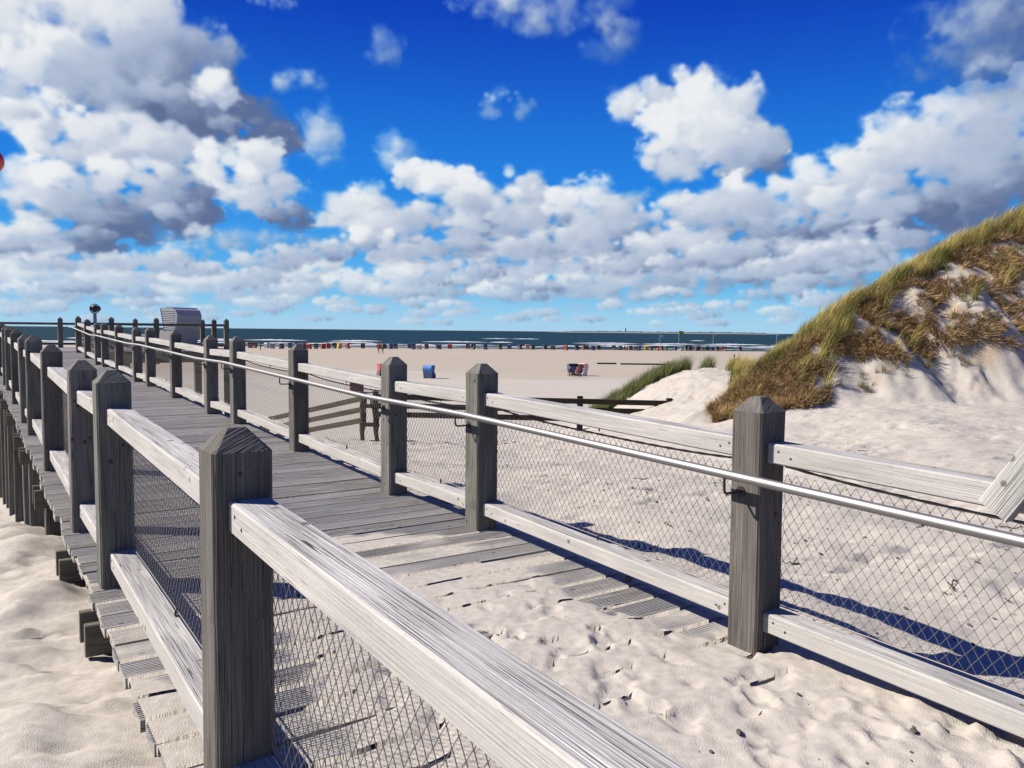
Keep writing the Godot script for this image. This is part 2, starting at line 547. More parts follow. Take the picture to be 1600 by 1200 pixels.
func make_sky() -> ImageTexture:
	var puffs := puff_list(cloud_list())
	var all := sky_patch(puffs, -180.0, 0.0, 1440, 360, 0.25)
	all.resize(4096, 1024, Image.INTERPOLATE_CUBIC)
	var st := 360.0 / 4096.0
	var near := sky_patch(puffs, -44.0, 0.0, 1000, 364, st)
	all.blit_rect(near, Rect2i(0, 0, 1000, 364), Vector2i(int(136.0 / st), 1024 - 364))
	var img := Image.create_empty(4096, 2048, false, Image.FORMAT_RGB8)
	img.fill(Color(0.55, 0.53, 0.5))
	# the column of -Z is the first one
	img.blit_rect(all, Rect2i(2048, 0, 2048, 1024), Vector2i(0, 0))
	img.blit_rect(all, Rect2i(0, 0, 2048, 1024), Vector2i(2048, 0))
	return ImageTexture.create_from_image(img)

# ---------------------------------------------------------------- the lie of the land (relative to the eye)
func ground(x: float, z: float) -> float:
	var d := -z
	var s := SX * x + SZ * z
	var l := -SZ * x + SX * z
	var left := interp(s, [-6.0, 3.0, 4.2, 7.2, 13.0, 25.0, 45.0], [-1.47, -1.47, -1.60, -1.92, -2.8, -4.5, -5.8])
	var m := smoothstep(0.0, 6.0, x)
	var ra := interp(d, [-6.0, 5.0, 8.0, 18.0, 30.0, 46.0], [-1.42, -1.43, -1.58, -2.55, -4.2, -5.8])
	var rb := interp(d, [-6.0, 5.0, 14.2, 22.0, 32.0, 52.0], [-1.42, -1.38, -1.24, -1.45, -3.5, -5.8])
	var right := lerpf(ra, rb, m)
	var h := lerpf(left, right, smoothstep(0.4, 3.0, l))
	# low hummock behind the plank fence
	var hx := (x - 4.3) / 2.3
	var hd := (d - 20.5) / 2.8
	h += 0.66 * exp(-hx * hx - hd * hd)
	# the big dune
	if x > 2.0 and d > 13.0:
		var hr := interp(x - 0.30 * maxf(0.0, d - 15.0 - 0.51 * (x - 4.09)), [0.0, 4.09, 4.95, 6.5, 8.23, 10.14, 12.3, 16.0, 22.0], [-3.2, -1.12, -0.6, 0.3, 1.22, 2.05, 2.85, 3.9, 4.6]) + 0.16 * n_wide.get_noise_2d(x * 4.0, 8.0)
		var dr := 15.0 + 0.51 * (x - 4.09)
		var db := 14.1 + 0.25 * n_wide.get_noise_2d(x * 6.0, 3.0)
		if dr < db + 0.4:
			dr = db + 0.4
		var dune := -99.0
		var gl := n_gully.get_noise_3d(x * 1.0, d * 0.5, 0.0)
		if d < dr:
			var t := clampf((d - db) / (dr - db), 0.0, 1.0)
			var prof := lerpf(t, t * t * (3.0 - 2.0 * t), 0.6)
			dune = h + (hr - h) * prof + gl * 0.6 * sin(PI * t) * clampf((hr + 0.9) * 0.45, 0.0, 1.0) if d > db else -99.0
		else:
			dune = hr - (d - dr) * 0.16 + n_wide.get_noise_2d(x * 5.0, d * 5.0) * 0.25 * clampf(d - dr, 0.0, 1.0)
			dune = lerpf(dune, -5.8, smoothstep(28.0, 60.0, d))
		h = maxf(h, dune)
	if d > 45.0:
		h = maxf(h, -5.8)
		h -= smoothstep(235.0, 330.0, d) * 0.75
	# heaps blown against the left piles
	if l > -0.6 and l < 0.9 and s > 4.0 and s < 14.0:
		for p in [[5.6, 0.12], [7.8, 0.2], [10.0, 0.25], [11.4, 0.25]]:
			var ps: float = (s - p[0]) / 0.35
			var pl: float = (l - 0.35) / 0.35
			h += p[1] * exp(-ps * ps - pl * pl)
	# relief: soft drifts everywhere, trampled lumps beside the walk
	var near := 1.0 - smoothstep(20.0, 60.0, absf(d) + absf(x) * 0.3)
	h += n_wide.get_noise_2d(x * 2.2, z * 2.2) * 0.10 * near
	h += n_lump.get_noise_2d(x * 0.45, z * 0.9) * 0.05 * near
	if near > 0.3 and l > 2.7 and d < 16.0:
		var tr := smoothstep(2.8, 3.6, l)
		var foot := n_lump.get_noise_2d(x * 2.6 + 40.0, z * 2.6)
		h -= tr * 0.045 * smoothstep(0.25, 0.5, foot) * smoothstep(-0.1, 0.3, n_wide.get_noise_2d(x * 3.0, z * 3.0 + 5.0))
		h += tr * 0.010 * n_lump.get_noise_2d(x * 3.0, z * 3.0 + 17.0) + tr * 0.012 * n_fine.get_noise_2d(x, z)
	elif near > 0.3:
		h += 0.02 * n_lump.get_noise_2d(x * 1.6 + z, z * 3.4 - x) + 0.035 * smoothstep(0.15, 0.6, n_lump.get_noise_2d(x * 0.8 + 5.0, z * 1.3)) - 0.03 * smoothstep(0.2, 0.5, n_lump.get_noise_2d(x * 1.9, z * 1.9 + 50.0)) + 0.004 * n_fine.get_noise_2d(x, z)
	# tracks of people who crossed from the walk to the dune
	if l > 3.1 and d < 13.5 and x > -2.0:
		for f in tracks:
			if absf(x - f[0]) < 0.25 and absf(z - f[1]) < 0.25:
				h += 1.9 * tread(x - f[0], z - f[1], f[2])
	# under the walk the sand stays below the planks
	if l > 0.42 and l < 3.04 and s > -3.5 and s < 30.0:
		h = minf(h, deck(s) - 0.13)
	elif l >= 3.04 and l < 3.4 and s > -3.5 and s < 9.0:
		h = minf(h, deck(s) - 0.05 + (l - 3.04) * 0.2)
	return h

func axis(parts: Array) -> PackedFloat32Array:     # [from, to, step at from, step at to] pieces
	var out := PackedFloat32Array()
	for p in parts:
		var x: float = p[0]
		while x < p[1]:
			out.append(x)
			x += lerpf(p[2], p[3], (x - p[0]) / (p[1] - p[0]))
	return out

func grid_mesh(xs: PackedFloat32Array, zs: PackedFloat32Array, height: Callable, tone: Callable, facing = null) -> ArrayMesh:
	var w := xs.size()
	var h := zs.size()
	var v := PackedVector3Array()
	v.resize(w * h)
	var c := PackedColorArray()
	c.resize(w * h)
	for j in h:
		for i in w:
			var y: float = height.call(xs[i], zs[j])
			v[j * w + i] = Vector3(xs[i], y, zs[j])
			c[j * w + i] = tone.call(xs[i], zs[j], y)
	var nm := PackedVector3Array()
	nm.resize(w * h)
	for j in h:
		for i in w:
			var a := v[j * w + mini(i + 1, w - 1)] - v[j * w + maxi(i - 1, 0)]
			var b := v[mini(j + 1, h - 1) * w + i] - v[maxi(j - 1, 0) * w + i]
			nm[j * w + i] = b.cross(a).normalized() if facing == null else facing.call(xs[i], zs[j])
	var idx := PackedInt32Array()
	idx.resize((w - 1) * (h - 1) * 6)
	var k := 0
	for j in h - 1:
		for i in w - 1:
			var a := j * w + i
			idx[k] = a; idx[k + 1] = a + 1; idx[k + 2] = a + w
			idx[k + 3] = a + 1; idx[k + 4] = a + w + 1; idx[k + 5] = a + w
			k += 6
	var arr := []
	arr.resize(Mesh.ARRAY_MAX)
	arr[Mesh.ARRAY_VERTEX] = v
	arr[Mesh.ARRAY_NORMAL] = nm
	arr[Mesh.ARRAY_COLOR] = c
	arr[Mesh.ARRAY_INDEX] = idx
	var m := ArrayMesh.new()
	m.add_surface_from_arrays(Mesh.PRIMITIVE_TRIANGLES, arr)
	return m

func sand_tone(x: float, z: float, _y: float) -> Color:
	var d := -z
	var pale := Color(0.385, 0.364, 0.332)
	var tan := Color(0.34, 0.302, 0.25)
	var wet := Color(0.20, 0.17, 0.135)
	var wob := n_wide.get_noise_2d(x * 0.12, z * 0.35) * 22.0
	var c := pale.lerp(tan, smoothstep(92.0, 112.0, d + wob) * 0.85)
	c = c.lerp(tan * 0.92, 0.5 * smoothstep(0.1, 0.5, n_wide.get_noise_2d(x * 0.2 + 9.0, z * 1.1)) * smoothstep(60.0, 100.0, d))
	c = c.lerp(wet, smoothstep(256.0, 272.0, d + wob * 0.2))
	# reddish loam showing in the cut face of the dune
	if x > 3.0 and d > 14.0 and d < 24.0:
		c = c.lerp(Color(0.33, 0.235, 0.14), 0.6 * smoothstep(0.0, 0.4, n_gully.get_noise_3d(x * 2.0, _y * 2.0, d)) * smoothstep(-1.1, -0.6, _y - CY))
	return c

func make_land() -> void:
	var tr := RandomNumberGenerator.new()
	tr.seed = 61
	for path in [[2.3, -2.6, 0.95, 16], [1.2, -5.0, 0.25, 14], [4.5, -4.0, 0.7, 12], [0.2, -6.5, 0.5, 14], [5.0, -8.5, 0.2, 12], [2.0, -9.5, 0.1, 12]]:
		var x: float = path[0]
		var z: float = path[1]
		var dir: float = path[2]
		for k in path[3]:
			dir += tr.randf_range(-0.25, 0.25)
			x += cos(dir) * 0.36
			z -= sin(dir) * 0.36
			var side := 0.09 if k % 2 == 0 else -0.09
			tracks.append([x + sin(dir) * side, z + cos(dir) * side, dir - PI / 2 + tr.randf_range(-0.2, 0.2)])
	var xs := axis([[-420.0, -60.0, 30.0, 6.0], [-60.0, -9.0, 4.0, 0.25], [-9.0, -4.0, 0.25, 0.07], [-4.0, 13.0, 0.06, 0.06], [13.0, 22.0, 0.08, 0.5], [22.0, 90.0, 0.5, 6.0], [90.0, 470.0, 6.0, 40.0]])
	var zs := axis([[-360.0, -110.0, 6.0, 2.5], [-110.0, -40.0, 2.5, 0.7], [-40.0, -22.0, 0.6, 0.1], [-22.0, -9.0, 0.09, 0.06], [-9.0, 0.5, 0.06, 0.05], [0.5, 9.0, 0.08, 0.6], [9.0, 60.0, 1.0, 12.0]])
	var land := grid_mesh(xs, zs, func(x, z): return CY + ground(x, z), sand_tone)
	tag(put(land, "beach_sand", M.sand), "", "", "", "structure")
	# sea to the horizon
	var sx := axis([[-40000.0, -900.0, 9000.0, 300.0], [-900.0, 900.0, 60.0, 60.0], [900.0, 42000.0, 300.0, 9000.0]])
	var sz := axis([[-45000.0, -1500.0, 9000.0, 200.0], [-1500.0, -255.0, 60.0, 12.0]])
	var sea := grid_mesh(sx, sz, func(_x, _z): return CY - 6.12, func(_x, _z, _y): return Color(1, 1, 1))
	tag(put(sea, "sea", M.sea), "", "", "", "structure")
	# breakers: ragged low ridges of foam
	var r := RandomNumberGenerator.new()
	r.seed = 31
	for row in [[297.0, 0.5, 0.75, 0.10], [312.0, 2.0, 0.6, 0.22], [335.0, 3.0, 0.5, 0.34], [372.0, 3.0, 0.45, 0.42], [425.0, 3.0, 0.36, 0.5], [620.0, 3.0, 0.12, 0.4]]:
		var b := MB.new()
		var x := -330.0
		while x < 330.0:
			var on := clampf(n_wide.get_noise_2d(x * 0.35, row[0] * 7.0) * 0.9 + 0.5, 0.0, 0.95) + r.randf_range(-0.12, 0.12)
			var len := r.randf_range(10.0, 38.0)
			if on > 1.0 - row[2]:
				var k := int(len / 1.6) + 2
				var p0 := Vector3()
				var w0 := 0.0
				var h0 := 0.0
				for i in k + 1:
					var t := float(i) / k
					var e := sin(PI * t)
					var zz: float = -row[0] + n_wide.get_noise_2d(x * 0.5, row[0]) * 9.0 + r.randf_range(-0.5, 0.5)
					var p := Vector3(x + len * t, CY - 6.12, zz)
					var wd: float = (row[1] * 0.5 + 0.6) * e * r.randf_range(0.6, 1.2) + 0.1
					var hh: float = row[3] * e * r.randf_range(0.6, 1.1) + 0.03
					if i > 0:
						b.quad(p0 + Vector3(0, 0, w0), p + Vector3(0, 0, wd), p + Vector3(0, hh, 0), p0 + Vector3(0, h0, 0), Vector3(0, 0.7, 0.7))
						b.quad(p0 + Vector3(0, h0, 0), p + Vector3(0, hh, 0), p + Vector3(0, 0, -wd), p0 + Vector3(0, 0, -w0), Vector3(0, 0.9, -0.4))
					p0 = p
					w0 = wd
					h0 = hh
			x += len
		tag(put(b.mesh(), "surf", M.foam), "", "", "", "structure")
	# the low island on the horizon
	var isl := MB.new()
	isl.colored = true
	var prev := []
	for i in 90:
		var t := i / 89.0
		var ax := lerpf(300.0, 2350.0, t)
		var e := minf(smoothstep(0.0, 0.12, t), smoothstep(1.0, 0.9, t))
		var hh := (7.0 + 9.0 * e * (0.6 + 0.6 * n_wide.get_noise_1d(i * 9.0)) + 3.0 * n_lump.get_noise_1d(i * 3.0)) * e + 1.0
		var ring := [Vector3(ax, CY - 6.3, -6900.0), Vector3(ax, CY - 6.3 + 3.5 * e + 1.0, -6930.0), Vector3(ax, CY - 6.3 + hh, -6990.0), Vector3(ax, CY - 6.3, -7300.0)]
		if i > 0:
			for k in 3:
				isl.tint = [Color(0.42, 0.38, 0.32), Color(0.05, 0.075, 0.07), Color(0.05, 0.075, 0.07)][k]
				isl.quad(prev[k], ring[k], ring[k + 1], prev[k + 1], [Vector3(0, 0.7, 0.7), Vector3(0, 0.7, 0.7), Vector3(0, 0.9, -0.3)][k])
		prev = ring
	tag(put(isl.mesh(), "island", M.tinted), "", "", "", "structure")
	var tw := MB.new()
	tw.tube(PackedVector3Array([Vector3(0, 0, 0), Vector3(0, 26, 0), Vector3(0, 26.5, 0), Vector3(0, 29, 0), Vector3(0, 31, 0)]), PackedFloat32Array([6.0, 4.2, 5.4, 5.0, 0.4]), 10)
	tag(put(tw.mesh(), "island_tower", plain(Color(0.06, 0.06, 0.07)), null, Transform3D(Basis(), Vector3(985, CY + 4.0, -6980))), "tiny dark tower standing on the distant island", "tower")

# ---------------------------------------------------------------- boardwalk
func plank_section(w: float, t: float, ribs: int) -> PackedVector2Array:
	var p := PackedVector2Array()
	p.append(Vector2(-t, -w / 2))
	p.append(Vector2(-0.003, -w / 2))
	for i in ribs:
		var z0 := -w / 2 + w * i / ribs
		var dz := w / ribs
		p.append(Vector2(0, z0 + dz * 0.18))
		p.append(Vector2(0, z0 + dz * 0.62))
		if i < ribs - 1:
			p.append(Vector2(-0.0045, z0 + dz * 0.8))
			p.append(Vector2(-0.0045, z0 + dz * 1.0))
	p.append(Vector2(-0.003, w / 2))
	p.append(Vector2(-t, w / 2))
	return p

func plank_mesh(length: float, w: float, ribs: int, uo: Vector2) -> ArrayMesh:
	var b := MB.new()
	var sec := plank_section(w, 0.045, ribs)
	var m := sec.size()
	var run := 0.0
	for i in m:
		var p := sec[i]
		var q := sec[(i + 1) % m]
		var e := q - p
		var nm := Vector3(0, e.y, -e.x).normalized()       # the section runs so that this points out
		var v0 := run / 0.5 + uo.y
		run += e.length()
		var v1 := run / 0.5 + uo.y
		b.quad(Vector3(-length / 2, p.x, p.y), Vector3(length / 2, p.x, p.y), Vector3(length / 2, q.x, q.y), Vector3(-length / 2, q.x, q.y), nm, Vector2(uo.x, v0), Vector2(length / 2.5 + uo.x, v0), Vector2(length / 2.5 + uo.x, v1), Vector2(uo.x, v1))
	for s in [-1.0, 1.0]:
		for i in range(1, m - 2):
			b.tri(Vector3(s * length / 2, sec[0].x, sec[0].y), Vector3(s * length / 2, sec[i].x, sec[i].y), Vector3(s * length / 2, sec[i + 1].x, sec[i + 1].y), Vector3(s, 0, 0), Vector3(s, 0, 0), Vector3(s, 0, 0), Vector2(uo.x, 0), Vector2(uo.x + 0.01, sec[i].y), Vector2(uo.x + 0.01, sec[i + 1].y))
		b.tri(Vector3(s * length / 2, sec[0].x, sec[0].y), Vector3(s * length / 2, sec[m - 2].x, sec[m - 2].y), Vector3(s * length / 2, sec[m - 1].x, sec[m - 1].y), Vector3(s, 0, 0), Vector3(s, 0, 0), Vector3(s, 0, 0))
	return b.mesh()

func local(s: float, l: float, h: float) -> Vector3:        # inside a node turned by PSI whose origin is at() of 0, 0 and the beach
	return Vector3(l, h + CY, -s)

func make_boardwalk() -> void:
	var root := base("boardwalk", Vector3.ZERO, PSI)
	tag(root, "weathered grey boardwalk of ribbed cross planks rising in ramps towards the sea", "boardwalk")
	var variants := []
	for k in 6:
		variants.append(plank_mesh(2.47, 0.149 + 0.005 * (k % 3), 10, Vector2(rng.randf(), rng.randf())))
	var s := -2.2
	while s < 28.0:
		var tf := Transform3D(Basis(Vector3(1, 0, 0), slope(s)), local(s, 1.705 + rng.randf_range(-0.02, 0.02), deck(s) + rng.randf_range(-0.003, 0.003)))
		tf.basis = tf.basis.rotated(Vector3.UP, rng.randf_range(-0.0035, 0.0035))
		put(variants[rng.randi() % 6], "plank", M.plank[rng.randi() % 3], root, tf)
		s += PITCH
	for l in [0.62, 1.2, 1.9, 2.80]:
		for i in DS.size() - 2:
			if DS[i] > 27.6:
				continue
			var a := local(maxf(DS[i], -2.2), l, interp(maxf(DS[i], -2.2), DS, DH) - 0.098)
			var b := local(DS[i + 1], l, DH[i + 1] - 0.098)
			put(beam_mesh(a.distance_to(b), 0.10, 0.06), "joist", M.beam, root, span(a, b))
	for i in ST.size():
		for e in [-0.03, 0.19]:
			var h := deck(ST[i] + e) - 0.15 - 0.085
			put(beam_mesh(2.565, 0.16, 0.05), "cross_beam", M.beam, root, span(local(ST[i] + e, 0.435, h), local(ST[i] + e, 3.0, h)))
	# short piles between the stations
	for i in range(2, ST.size()):
		var sm: float = (ST[i - 1] + ST[i]) / 2.0
		if ST[i] - ST[i - 1] < 1.6:
			continue
		for l in [2.9]:
			var p := at(sm, l, 0)
			var g := ground(p.x, p.z) - 0.4
			var top := deck(sm) - 0.15
			if top - g > 0.35:
				put(beam_mesh(top - g, 0.15, 0.09), "pile", M.beam, root, span(local(sm, l, g), local(sm, l, top)))

func post_mesh(up: float, down: float, uo: Vector2) -> ArrayMesh:      # origin at deck level in the middle
	var b := MB.new()
	var w := POST / 2
	var bev := 0.009
	var r := RandomNumberGenerator.new()
	r.seed = int(uo.x * 9999.0)
	# chamfered shaft; a few rings so that the arrises waver
	var ys := [-down, -down * 0.5, 0.0, 0.3, 0.6, 0.85, up]
	var rings := []
	for y in ys:
		var j := func(): return r.randf_range(-0.0022, 0.0022)
		rings.append([Vector3(-w + bev + j.call(), y, -w), Vector3(w - bev + j.call(), y, -w), Vector3(w, y, -w + bev + j.call()), Vector3(w, y, w - bev + j.call()), Vector3(w - bev + j.call(), y, w), Vector3(-w + bev + j.call(), y, w), Vector3(-w, y, w - bev + j.call()), Vector3(-w, y, -w + bev + j.call())])
	var run := [0.0]
	for k in 8:
		run.append(run[k] + rings[0][k].distance_to(rings[0][(k + 1) % 8]))
	for i in ys.size() - 1:
		for k in 8:
			var k2 := (k + 1) % 8
			var a: Vector3 = rings[i][k]
			var c: Vector3 = rings[i + 1][k2]
			var nm := Vector3(a.x + c.x, 0, a.z + c.z)
			nm = Vector3(signf(nm.x), 0, 0) if absf(nm.x) > absf(nm.z) * 1.25 else Vector3(0, 0, signf(nm.z)) if absf(nm.z) > absf(nm.x) * 1.25 else Vector3(signf(nm.x), 0, signf(nm.z)).normalized()
			var u0: float = ys[i] / 2.5 + uo.x
			var u1: float = ys[i + 1] / 2.5 + uo.x
			b.quad(a, rings[i + 1][k], c, rings[i][k2], nm, Vector2(u0, run[k] / 0.5 + uo.y), Vector2(u1, run[k] / 0.5 + uo.y), Vector2(u1, run[k + 1] / 0.5 + uo.y), Vector2(u0, run[k + 1] / 0.5 + uo.y))
	# hipped head with a small flat on top
	var rise := 0.062
	var f := 0.024
	var top: Array = rings[-1]
	var cap := []
	for p in top:
		cap.append(Vector3(clampf(p.x, -f, f), up + rise, clampf(p.z, -f, f)))
	for k in 8:
		var k2 := (k + 1) % 8
		var a: Vector3 = top[k]
		var c: Vector3 = top[k2]
		var e: Vector3 = (cap[k] + cap[k2]) / 2.0
		var g := (c - a).cross(e - a).normalized()
		if g.y < 0:
			g = -g
		var hu := func(q: Vector3): return Vector2(uo.x + q.x * 0.9 + q.y * 0.5, uo.y + q.z * 2.2 + q.x * 0.8)
		b.tri(a, c, cap[k2], g, g, g, hu.call(a), hu.call(c), hu.call(cap[k2]))
		b.tri(a, cap[k2], cap[k], g, g, g, hu.call(a), hu.call(cap[k2]), hu.call(cap[k]))
		b.tri(Vector3(0, up + rise, 0), cap[k], cap[k2], Vector3.UP, Vector3.UP, Vector3.UP)
	return b.mesh()

var post_cache := {}
func post_of(down: float) -> ArrayMesh:
	var key := "%d_%d" % [int(ceil(down / 0.5)), rng.randi() % 5]
	if not post_cache.has(key):
		post_cache[key] = post_mesh(SHOULDER, ceil(down / 0.5) * 0.5, Vector2(rng.randf(), rng.randf()))
	return post_cache[key]

var net_cache := {}
func net_mesh(length: float, height: float) -> ArrayMesh:       # diamond wire net in the xy plane from 0, 0
	var key := "%d_%d" % [int(length * 100), int(height * 100)]
	if net_cache.has(key):
		return net_cache[key]
	var cw := 0.0225
	var rows := int(round(height / 0.031))
	rows += rows % 2
	var ch := height / rows
	var count := int(length / cw)
	cw = length / count
	var b := MB.new()
	var r := 0.0013
	var r2 := RandomNumberGenerator.new()
	r2.seed = 5
	var wob := PackedFloat32Array()
	for i in (count + 2) * (rows + 1):
		wob.append(r2.randf_range(-0.0016, 0.0016))
	var off := [Vector3(0, 0, r), Vector3(r * 0.87, 0, -r * 0.5), Vector3(-r * 0.87, 0, -r * 0.5)]
	for i in count + 1:
		var side := 1.0 if i % 2 == 0 else -1.0
		var prev := Vector3()
		for j in rows + 1:
			var x := i * cw + side * (1.0 if j % 2 == 1 else -1.0) * cw * 0.47
			var meet := int((i if (side > 0) == (j % 2 == 1) else i - 1))
			x += wob[clampi(meet + 1, 0, count) * (rows + 1) + j]
			x = clampf(x, 0.0, length)
			var p := Vector3(x, j * ch, 0.0)
			if j > 0:
				for k in 3:
					var k2 := (k + 1) % 3
					var nm: Vector3 = (off[k] + off[k2]).normalized()
					b.quad(prev + off[k], p + off[k], p + off[k2], prev + off[k2], nm)
			if (side > 0.0) == (j % 2 == 1) and j > 0 and j < rows:
				var c := Vector3(x + cw * 0.03, j * ch, 0)
				var q := 0.0026
				for sx in [-1.0, 1.0]:
					for sy in [-1.0, 1.0]:
						for sz in [-1.0, 1.0]:
							var nm := Vector3(sx, sy, sz).normalized()
							b.tri(c + Vector3(sx * q, 0, 0), c + Vector3(0, sy * q * 1.5, 0), c + Vector3(0, 0, sz * q), nm, nm, nm)
			prev = p
	net_cache[key] = b.mesh()
	return net_cache[key]

func ring_mesh(rad: float, thick: float) -> ArrayMesh:
	var b := MB.new()
	var pts := PackedVector3Array()
	for k in 13:
		var t := TAU * k / 12.0
		pts.append(Vector3(cos(t) * rad, sin(t) * rad, 0))
	b.tube(pts, PackedFloat32Array([thick]), 6, false)
	return b.mesh()

# one bay between two stations; l0 is the face of the posts on the sunny side
func bay(root: Node3D, s0: float, s1: float, l0: float, net_l: float, lacing: Material, coarse: bool) -> void:
	var h0 := deck(s0 + POST)
	var h1 := deck(s1)
	var lm := l0 + 0.098
	var a := local(s0 + POST - 0.02, lm, 0)
	var b := local(s1 + 0.02, lm, 0)
	for lift in [0.865, 0.14]:
		var p := a + Vector3(0, h0 + lift, 0)
		var q := b + Vector3(0, h1 + lift, 0)
		put(rail_mesh(p.distance_to(q)), "top_rail" if lift > 0.5 else "bottom_rail", null, root, span(p, q))
	if not coarse:
		for lift in [0.865, 0.14]:
			for k in 4:
				var ss: float = [s0 + POST + 0.05, s0 + POST + 0.10, s1 - 0.05, s1 - 0.11][k]
				var sc := MB.new()
				sc.tube(PackedVector3Array([Vector3(0.0005, 0, 0), Vector3(-0.0015, 0, 0)]), PackedFloat32Array([0.0055, 0.005]), 8)
				put(sc.mesh(), "screw", M.iron, root, Transform3D(Basis(), local(ss, lm - 0.056, deck(ss) + lift + (0.012 if k % 2 == 0 else -0.008))))
	# net with its two edge cables
	var n0 := local(s0 + POST, net_l, h0 + 0.205)
	var n1 := local(s1, net_l, h1 + 0.205)
	var dir := (n1 - n0).normalized()
	var nz := dir.cross(Vector3.UP).normalized()
	var len := n0.distance_to(n1)
	var net := put(net_mesh(len, 0.565), "wire_net", M.wire, root, Transform3D(Basis(dir, nz.cross(dir), nz), n0))
	for e in 2:
		var cb := MB.new()
		var pts := PackedVector3Array()
		var rad := PackedFloat32Array()
		var k := 40 if not coarse else 6
		for i in k + 1:
			var t := float(i) / k
			pts.append(Vector3(len * t, (0.568 if e == 1 else -0.003) + (0.03 if e == 1 else -0.02) * pow(absf(t - 0.5) * 2.0, 3.0) * (1.0 if e == 1 else 0.4), 0))
			rad.append((0.0075 if i % 2 == 0 else 0.0052) if e == 1 else 0.003)
		cb.tube(pts, rad, 6)
		put(cb.mesh(), "edge_cable", lacing if e == 1 else M.wire, net)
	# eye screws in the middle of the rails
	for lift in [0.808, 0.197]:
		var mid := local((s0 + s1 + POST) / 2, net_l, (h0 + h1) / 2 + lift)
		put(ring_mesh(0.017, 0.0042), "eye_screw", M.iron, root, Transform3D(Basis(Vector3.UP, 0.9), mid))

func make_railing(called: String, label: String, l0: float, net_l: float, lacing: Material) -> void:
	var root := base(called, Vector3.ZERO, PSI)
	tag(root, label, "railing", "railings of the boardwalk")
	for i in ST.size():
		var p := at(ST[i] + 0.08, l0 + 0.08, 0)
		var down := deck(ST[i]) - ground(p.x, p.z) + 0.5
		put(post_of(down), "post", M.post[i % 3], root, Transform3D(Basis(Vector3.UP, rng.randf_range(-0.02, 0.02)) * Basis(Vector3(1, 0, 0), rng.randf_range(-0.008, 0.008)) * Basis(Vector3(0, 0, 1), rng.randf_range(-0.006, 0.006)), local(ST[i] + 0.08, l0 + 0.08, deck(ST[i] + 0.08))))
		if i > 0:
			bay(root, ST[i - 1], ST[i], l0, net_l, lacing, i > 5)
	if l0 > 2.0:
		# slanting board nailed over the top rail at the near end
		var a := local(1.24, 2.765, -0.57)
		var b := local(0.92, 2.765, -0.05)
		var br := put(beam_mesh(a.distance_to(b) , 0.105, 0.05, 0.004), "brace_board", M.railtop, root, span(a, b))
		for k in 3:
			var sc := MB.new()
			sc.tube(PackedVector3Array([Vector3(0, 0, 0.024), Vector3(0, 0, 0.0275)]), PackedFloat32Array([0.006, 0.005]), 8)
			put(sc.mesh(), "screw", M.iron, br, Transform3D(Basis(Vector3.UP, PI), Vector3(-0.25 + 0.09 * k, 0.02 - 0.03 * (k % 2), 0)))

func make_handrail() -> void:
	var root := base("handrail", Vector3.ZERO, PSI)
	tag(root, "round brushed steel handrail bracketed to the posts of the dune-side railing", "handrail")
	var pts := PackedVector3Array()
	for s in [-0.1, 1.0, 2.142, 4.1, 4.388, 5.9, 6.1, 7.934, 9.9, 10.2, 11.6, 11.8, 13.79, 15.7, 16.0, 17.3, 17.6, 19.7, 21.6, 21.9, 23.1, 23.4, 25.38, 27.53, 28.3]:
		pts.append(local(s, 2.615, deck(s) + 0.772))
	var b := MB.new()
	b.tube(pts, PackedFloat32Array([0.0195]), 16)
	put(b.mesh(), "pipe", M.steel, root)
	for i in ST.size():
		var s: float = ST[i] + 0.10
		var h := deck(s) + 0.772
		var k := MB.new()
		k.tube(PackedVector3Array([local(s, 2.74, h - 0.085), local(s, 2.63, h - 0.085), local(s, 2.617, h - 0.078), local(s, 2.613, h - 0.06), local(s, 2.613, h - 0.015)]), PackedFloat32Array([0.006]), 8)
		k.tube(PackedVector3Array([local(s, 2.726, h - 0.085), local(s, 2.716, h - 0.085)]), PackedFloat32Array([0.024]), 10)
		put(k.mesh(), "bracket", M.iron, root)

